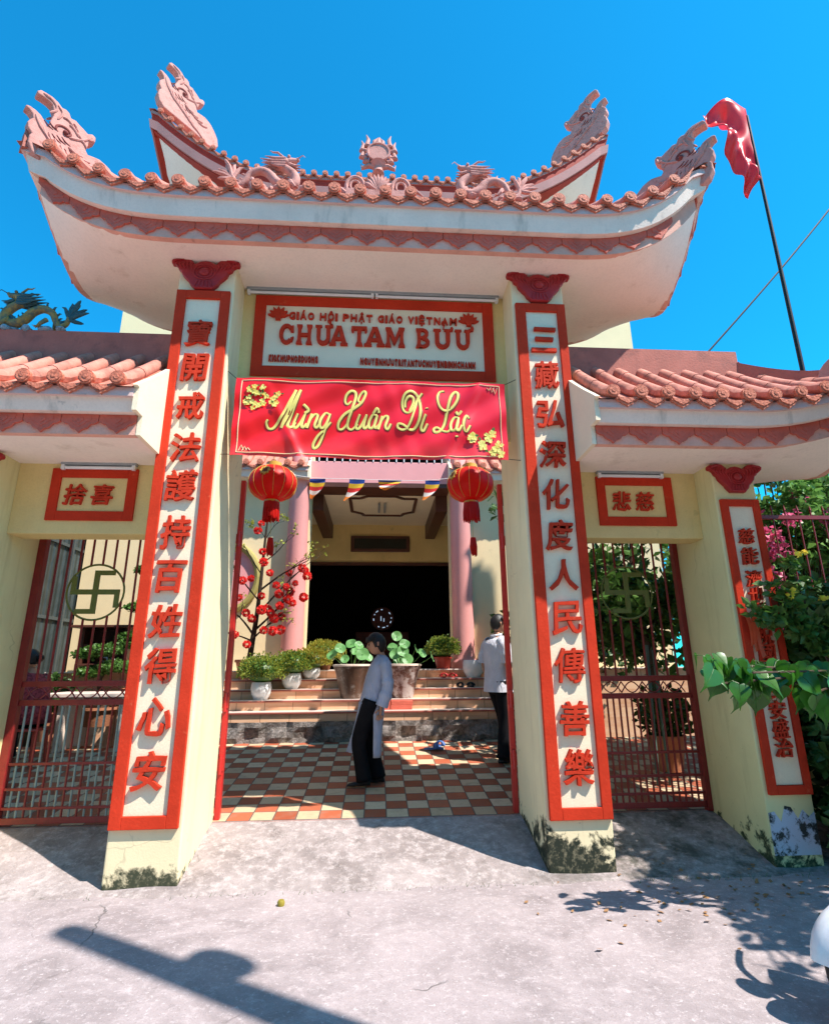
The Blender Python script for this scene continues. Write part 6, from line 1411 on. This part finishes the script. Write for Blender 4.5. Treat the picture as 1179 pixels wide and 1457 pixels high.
def leafed(path, n, s0, hang=1.0, spread=.06):
    for i in range(n):
        f = (i+.5)/n; q = path[min(len(path)-1, int(f*(len(path)-1)))]; st_ = Vector((rr.uniform(-.13,.10), rr.uniform(-.12,.12), rr.uniform(-.09,.06))); b = q+st_
        vn.tube([q, q+st_*.5+Vector((0,0,.015)), b], .0028, 4); d = Vector((rr.uniform(-.55,.5), rr.uniform(-.5,.35), -hang*rr.uniform(.25,1.1))); nr = Vector((rr.uniform(-.5,.6), rr.uniform(-1,-.1), rr.uniform(.15,1.)))
        s_l = s0*rr.uniform(.7, 1.22); heart_leaf(lf, b, d, nr, s_l); dn = d.normalized(); nn_ = (nr-dn*nr.dot(dn)).normalized(); vn.tube([b+dn*(y*s_l-.06*s_l*y*y)-nn_*(.20*s_l*y*y)+nn_*.0012 for y in (.06, .3, .6, .9)], [.0022, .0018, .0014, .0008], 4)
low = smooth_path([(4.62, 3.95, 1.15), (4.1, 3.9, 1.50), (3.62, 3.86, 1.49), (3.10, 3.80, 1.49), (2.56, 3.72, 1.515), (2.22, 3.66, 1.56)], 6); m.tube(low, [.030-.0008*i for i in range(len(low))], 7); leafed(low[4:], 120, .152)
for e_ in ((3.3, 3.6, 1.36), (2.8, 3.9, 1.42), (3.7, 4.1, 1.38), (2.18, 3.58, 1.41), (2.5, 3.75, 1.36), (3.0, 3.55, 1.28), (3.35, 3.75, 1.24), (2.85, 3.65, 1.33), (3.6, 3.6, 1.45), (2.4, 3.5, 1.48)): q = smooth_path([low[12], low[12].lerp(Vector(e_), .5), e_], 5); m.tube(q, .007, 5); leafed(q, 8, .155)
for i in range(26):
    q = trunk[rr.randrange(8, len(trunk))]; a = rr.uniform(0, 6.28); d = Vector((abs(math.cos(a))*.8+.1, math.sin(a)*.8, rr.uniform(.0, .7)))*rr.uniform(.5, 1.0); p = smooth_path([q, q+d*.5+Vector((0,0,.08)), q+d], 5); m.tube(p, [.022-.0015*k for k in range(len(p))], 6); leafed(p[3:], 18, .125)
for i in range(46):
    c_ = Vector((5.0+rr.gauss(0,.55), 3.25+rr.gauss(0,.38), 3.9+rr.gauss(0,.55)))
    if c_.x < 1.12*c_.y+.35: c_.x = 1.12*c_.y+.35+rr.random()*.3
    q = trunk[rr.randrange(14, len(trunk))]; p = smooth_path([q, q.lerp(c_, .5)+Vector((0,0,.1)), c_], 5); m.tube(p, [.024-.0018*k for k in range(len(p))], 6); leafed(p[5:], 24, .14)
for i in range(22):
    c_ = Vector((4.35+rr.gauss(0,.38), 2.25+rr.gauss(0,.28), 3.1+rr.gauss(0,.35))); q = trunk[rr.randrange(10, len(trunk))]; p = smooth_path([q, q.lerp(c_, .5)+Vector((0,0,.1)), c_], 5); m.tube(p, [.022-.0016*k for k in range(len(p))], 6); leafed(p[5:], 20, .14)
obj('trunk', m, M_bark, bo, smooth=True); obj('crown', lf, M_leafb, bo, smooth='all', fixn=False); obj('leaf_stalks', vn, M_leafm, bo)

# scooter parked at the right edge, only its front wheel tip in the picture
scz = thing('scooter', 'white scooter parked at the right edge with only its front mudguard showing', 'scooter', (2.86, 2.78, 0)); M_scw = paint('scooter_white', (.70, .70, .72), .25, .05, 3, .02, 30, .5)
fx, fy = 2.235, 2.78
for x, nm in ((fx, 'wheel'), (fx+1.25, 'wheel')):
    m = MB(); m.tube([(x+.172*math.cos(2*math.pi*i/36), fy, .215+.172*math.sin(2*math.pi*i/36)) for i in range(37)], .044, 12); w_ = obj('wheel', m, M_rubber, scz, smooth=True)
    m = MB(); m.tube([(x, fy-.03, .215), (x, fy+.03, .215)], .05, 14)
    for i in range(6): a = math.pi*i/3; m.bar((x, fy, .215), (x+.14*math.cos(a), fy, .215+.14*math.sin(a)), .03, .025)
    obj('rim', m, M_steel, w_)
def guard(x, a0, a1, r0, w):
    rings = []
    for i in range(13):
        a = R(a0+(a1-a0)*i/12); e_ = math.sin(math.pi*min(1, (i+1.5)/8)) if i < 4 else 1; ww = w*(.55+.45*e_); rings.append([(x+(r0+dr_)*math.cos(a), fy+dy*ww, .215+(r0+dr_)*math.sin(a)) for dy, dr_ in ((-1,-.07),(-.9,0),(-.4,.03),(0,.038),(.4,.03),(.9,0),(1,-.07),(.8,-.075),(0,.0),(-.8,-.075))])
    q = MB(); q.loft(rings); return q
obj('front_mudguard', guard(fx, 172, 40, .24, .08), M_scw, scz, smooth=True); obj('rear_mudguard', guard(fx+1.25, 150, 10, .24, .08), M_black, scz, smooth=True)
m = MB(); m.tube([(fx, fy-.08, .215), (fx+.12, fy-.07, .62), (fx+.24, fy, .98)], .025, 8); m.tube([(fx, fy+.08, .215), (fx+.12, fy+.07, .62), (fx+.24, fy, .98)], .025, 8); obj('fork', m, M_steel, scz)
m = MB(); m.loft([[(fx+.22+dx+t_*.12-.0*abs(dy), fy+dy*(.20-.04*t_), .42+.52*t_) for dx, dy in ((0,-1),(-.05,-.5),(-.07,0),(-.05,.5),(0,1),(.05,.8),(.04,0),(.05,-.8))] for t_ in (0,.25,.5,.75,1)]); obj('front_shield', m, M_scw, scz, smooth=True)
m = MB(); m.box(fx+.25, fx+.72, fy-.15, fy+.15, .27, .34); obj('footboard', m, M_rubber, scz, bevel=.02)
m = MB(); m.loft([[(fx+.62+.78*t_, fy+math.cos(a)*(.10+.06*math.sin(math.pi*t_)), .52+.10*t_+math.sin(a)*(.20-.06*t_)) for a in [2*math.pi*i/12 for i in range(12)]] for t_ in (0,.15,.4,.7,1)]); obj('rear_body', m, M_scw, scz, smooth=True)
m = MB(); m.loft([[(fx+.64+.66*t_, fy+math.cos(a)*.13, .76+.04*t_+math.sin(a)*.055) for a in [2*math.pi*i/12 for i in range(12)]] for t_ in (0,.1,.5,.9,1)]); obj('saddle', m, M_rubber, scz, smooth=True)
m = MB(); m.tube(smooth_path([(fx+.36, fy-.32, 1.02), (fx+.27, fy-.15, 1.04), (fx+.24, fy, 1.0), (fx+.27, fy+.15, 1.04), (fx+.36, fy+.32, 1.02)], 5), .016, 8); obj('handlebar', m, M_rubber, scz)
m = MB(); m.ball((fx+.14, fy, .92), (.05, .09, .07), 12, 8); obj('headlight', m, M_pot, scz, smooth=True)
# small things on the ground
m = MB(); m.lathe([(.0,0),(.022,.0),(.026,.02),(.018,.034),(.0,.036)], (-.62, 4.30, .0), 12); tag(obj('fallen_fruit', m, M_leafo, smooth=True), 'small yellow green fruit lying on the grey concrete', 'fruit')
def litter(n, cx, cy, sx_, sy_, seed):
    rr = random.Random(seed); m = MB()
    for _ in range(n):
        x, y = rr.gauss(cx, sx_), rr.gauss(cy, sy_); z = (apron_z(x, y) if y > 4.5 else 0)+.006; a = rr.uniform(0, 6.28); s = rr.uniform(.02, .055); d = Vector((math.cos(a), math.sin(a), rr.uniform(-.1, .3)))*s; w_ = Vector((-math.sin(a), math.cos(a), .2))*s*.3
        b = Vector((x, y, z)); m.add([b, b+d*.5+w_, b+d, b+d*.5-w_], [(0,1,2,3)])
    return m
lt = obj('leaf_litter', litter(160, 2.5, 4.2, .7, .35, 9), paint('dry_leaf', (.30, .16, .07), .8, .3)); lt['kind'] = 'stuff'; lt['label'] = 'dry fallen leaves scattered along the right kerb'; lt['category'] = 'leaves'
gr = MB()
rr = random.Random(8)
for _ in range(420):
    x = rr.choice([rr.uniform(-2.0, 2.0), rr.uniform(1.9, 4.5)]); y = 4.50+rr.gauss(0, .02)
    if -1.95 < x < -1.4 or 1.3 < x < 1.85: y = 4.612
    if rr.random() < .5: continue
    a = rr.uniform(0, 6.28); h = rr.uniform(.01, .04); gr.add([(x, y, 0), (x+.004, y, 0), (x+.02*math.cos(a), y-.012*abs(math.sin(a)), h)], [(0,1,2)])
g_ = obj('weeds', gr, M_leafm); g_['kind'] = 'stuff'; g_['label'] = 'tiny weeds growing in the joint before the gate'; g_['category'] = 'weeds'

# ============================================================ unseen houses across the street, added to block sky blue and bounce warm light
M_house = [paint('house_ochre', (.62, .46, .28), .8, .1), paint('house_cream', (.70, .60, .45), .8, .1), paint('house_rose', (.60, .42, .34), .8, .1)]
for i, (x0, x1, h, lab) in enumerate(((-10.5, -3.6, 7.4, 'ochre two storey house added across the street for bounce light, left of the row'), (-3.5, 3.4, 8.2, 'cream two storey house added across the street for bounce light, middle of the row'), (3.5, 10.5, 7.0, 'rose two storey house added across the street for bounce light, right of the row'))):
    t = thing('added_house', lab, 'house', ((x0+x1)/2, -8.5, 0), 0, 'houses added across the street for bounce light'); yf = -5.6-.3*i
    m = MB(); m.box(x0, x1, -12, yf, -.05, h); obj('wall', m, M_house[i], t)
    m = MB(); m.box(x0-.15, x1+.15, -12.1, yf+.25, h, h+.18); obj('roof', m, M_tile, t, bevel=.02)
    m = MB(); m.box(x0+.1, x1-.1, yf+.002, yf+.75, 3.25, 3.4); obj('balcony', m, M_fascia, t, bevel=.02)
    n = 3; w = (x1-x0)/n
    for k in range(n):
        c = x0+w*(k+.5); m = MB(); m.box(c-.55, c+.55, yf+.001, yf+.05, 4.2, 5.6); f = obj('window', m, M_brown, t); m = MB(); m.box(c-.47, c+.47, yf+.04, yf+.06, 4.28, 5.52); obj('pane', m, M_dark, f)
        m = MB(); m.box(c-.75, c+.75, yf+.001, yf+.05, 0, 2.5); d = obj('door', m, M_brown, t); m = MB(); m.box(c-.03, c+.03, yf+.05, yf+.07, .05, 2.4); obj('door_joint', m, M_dark, d)
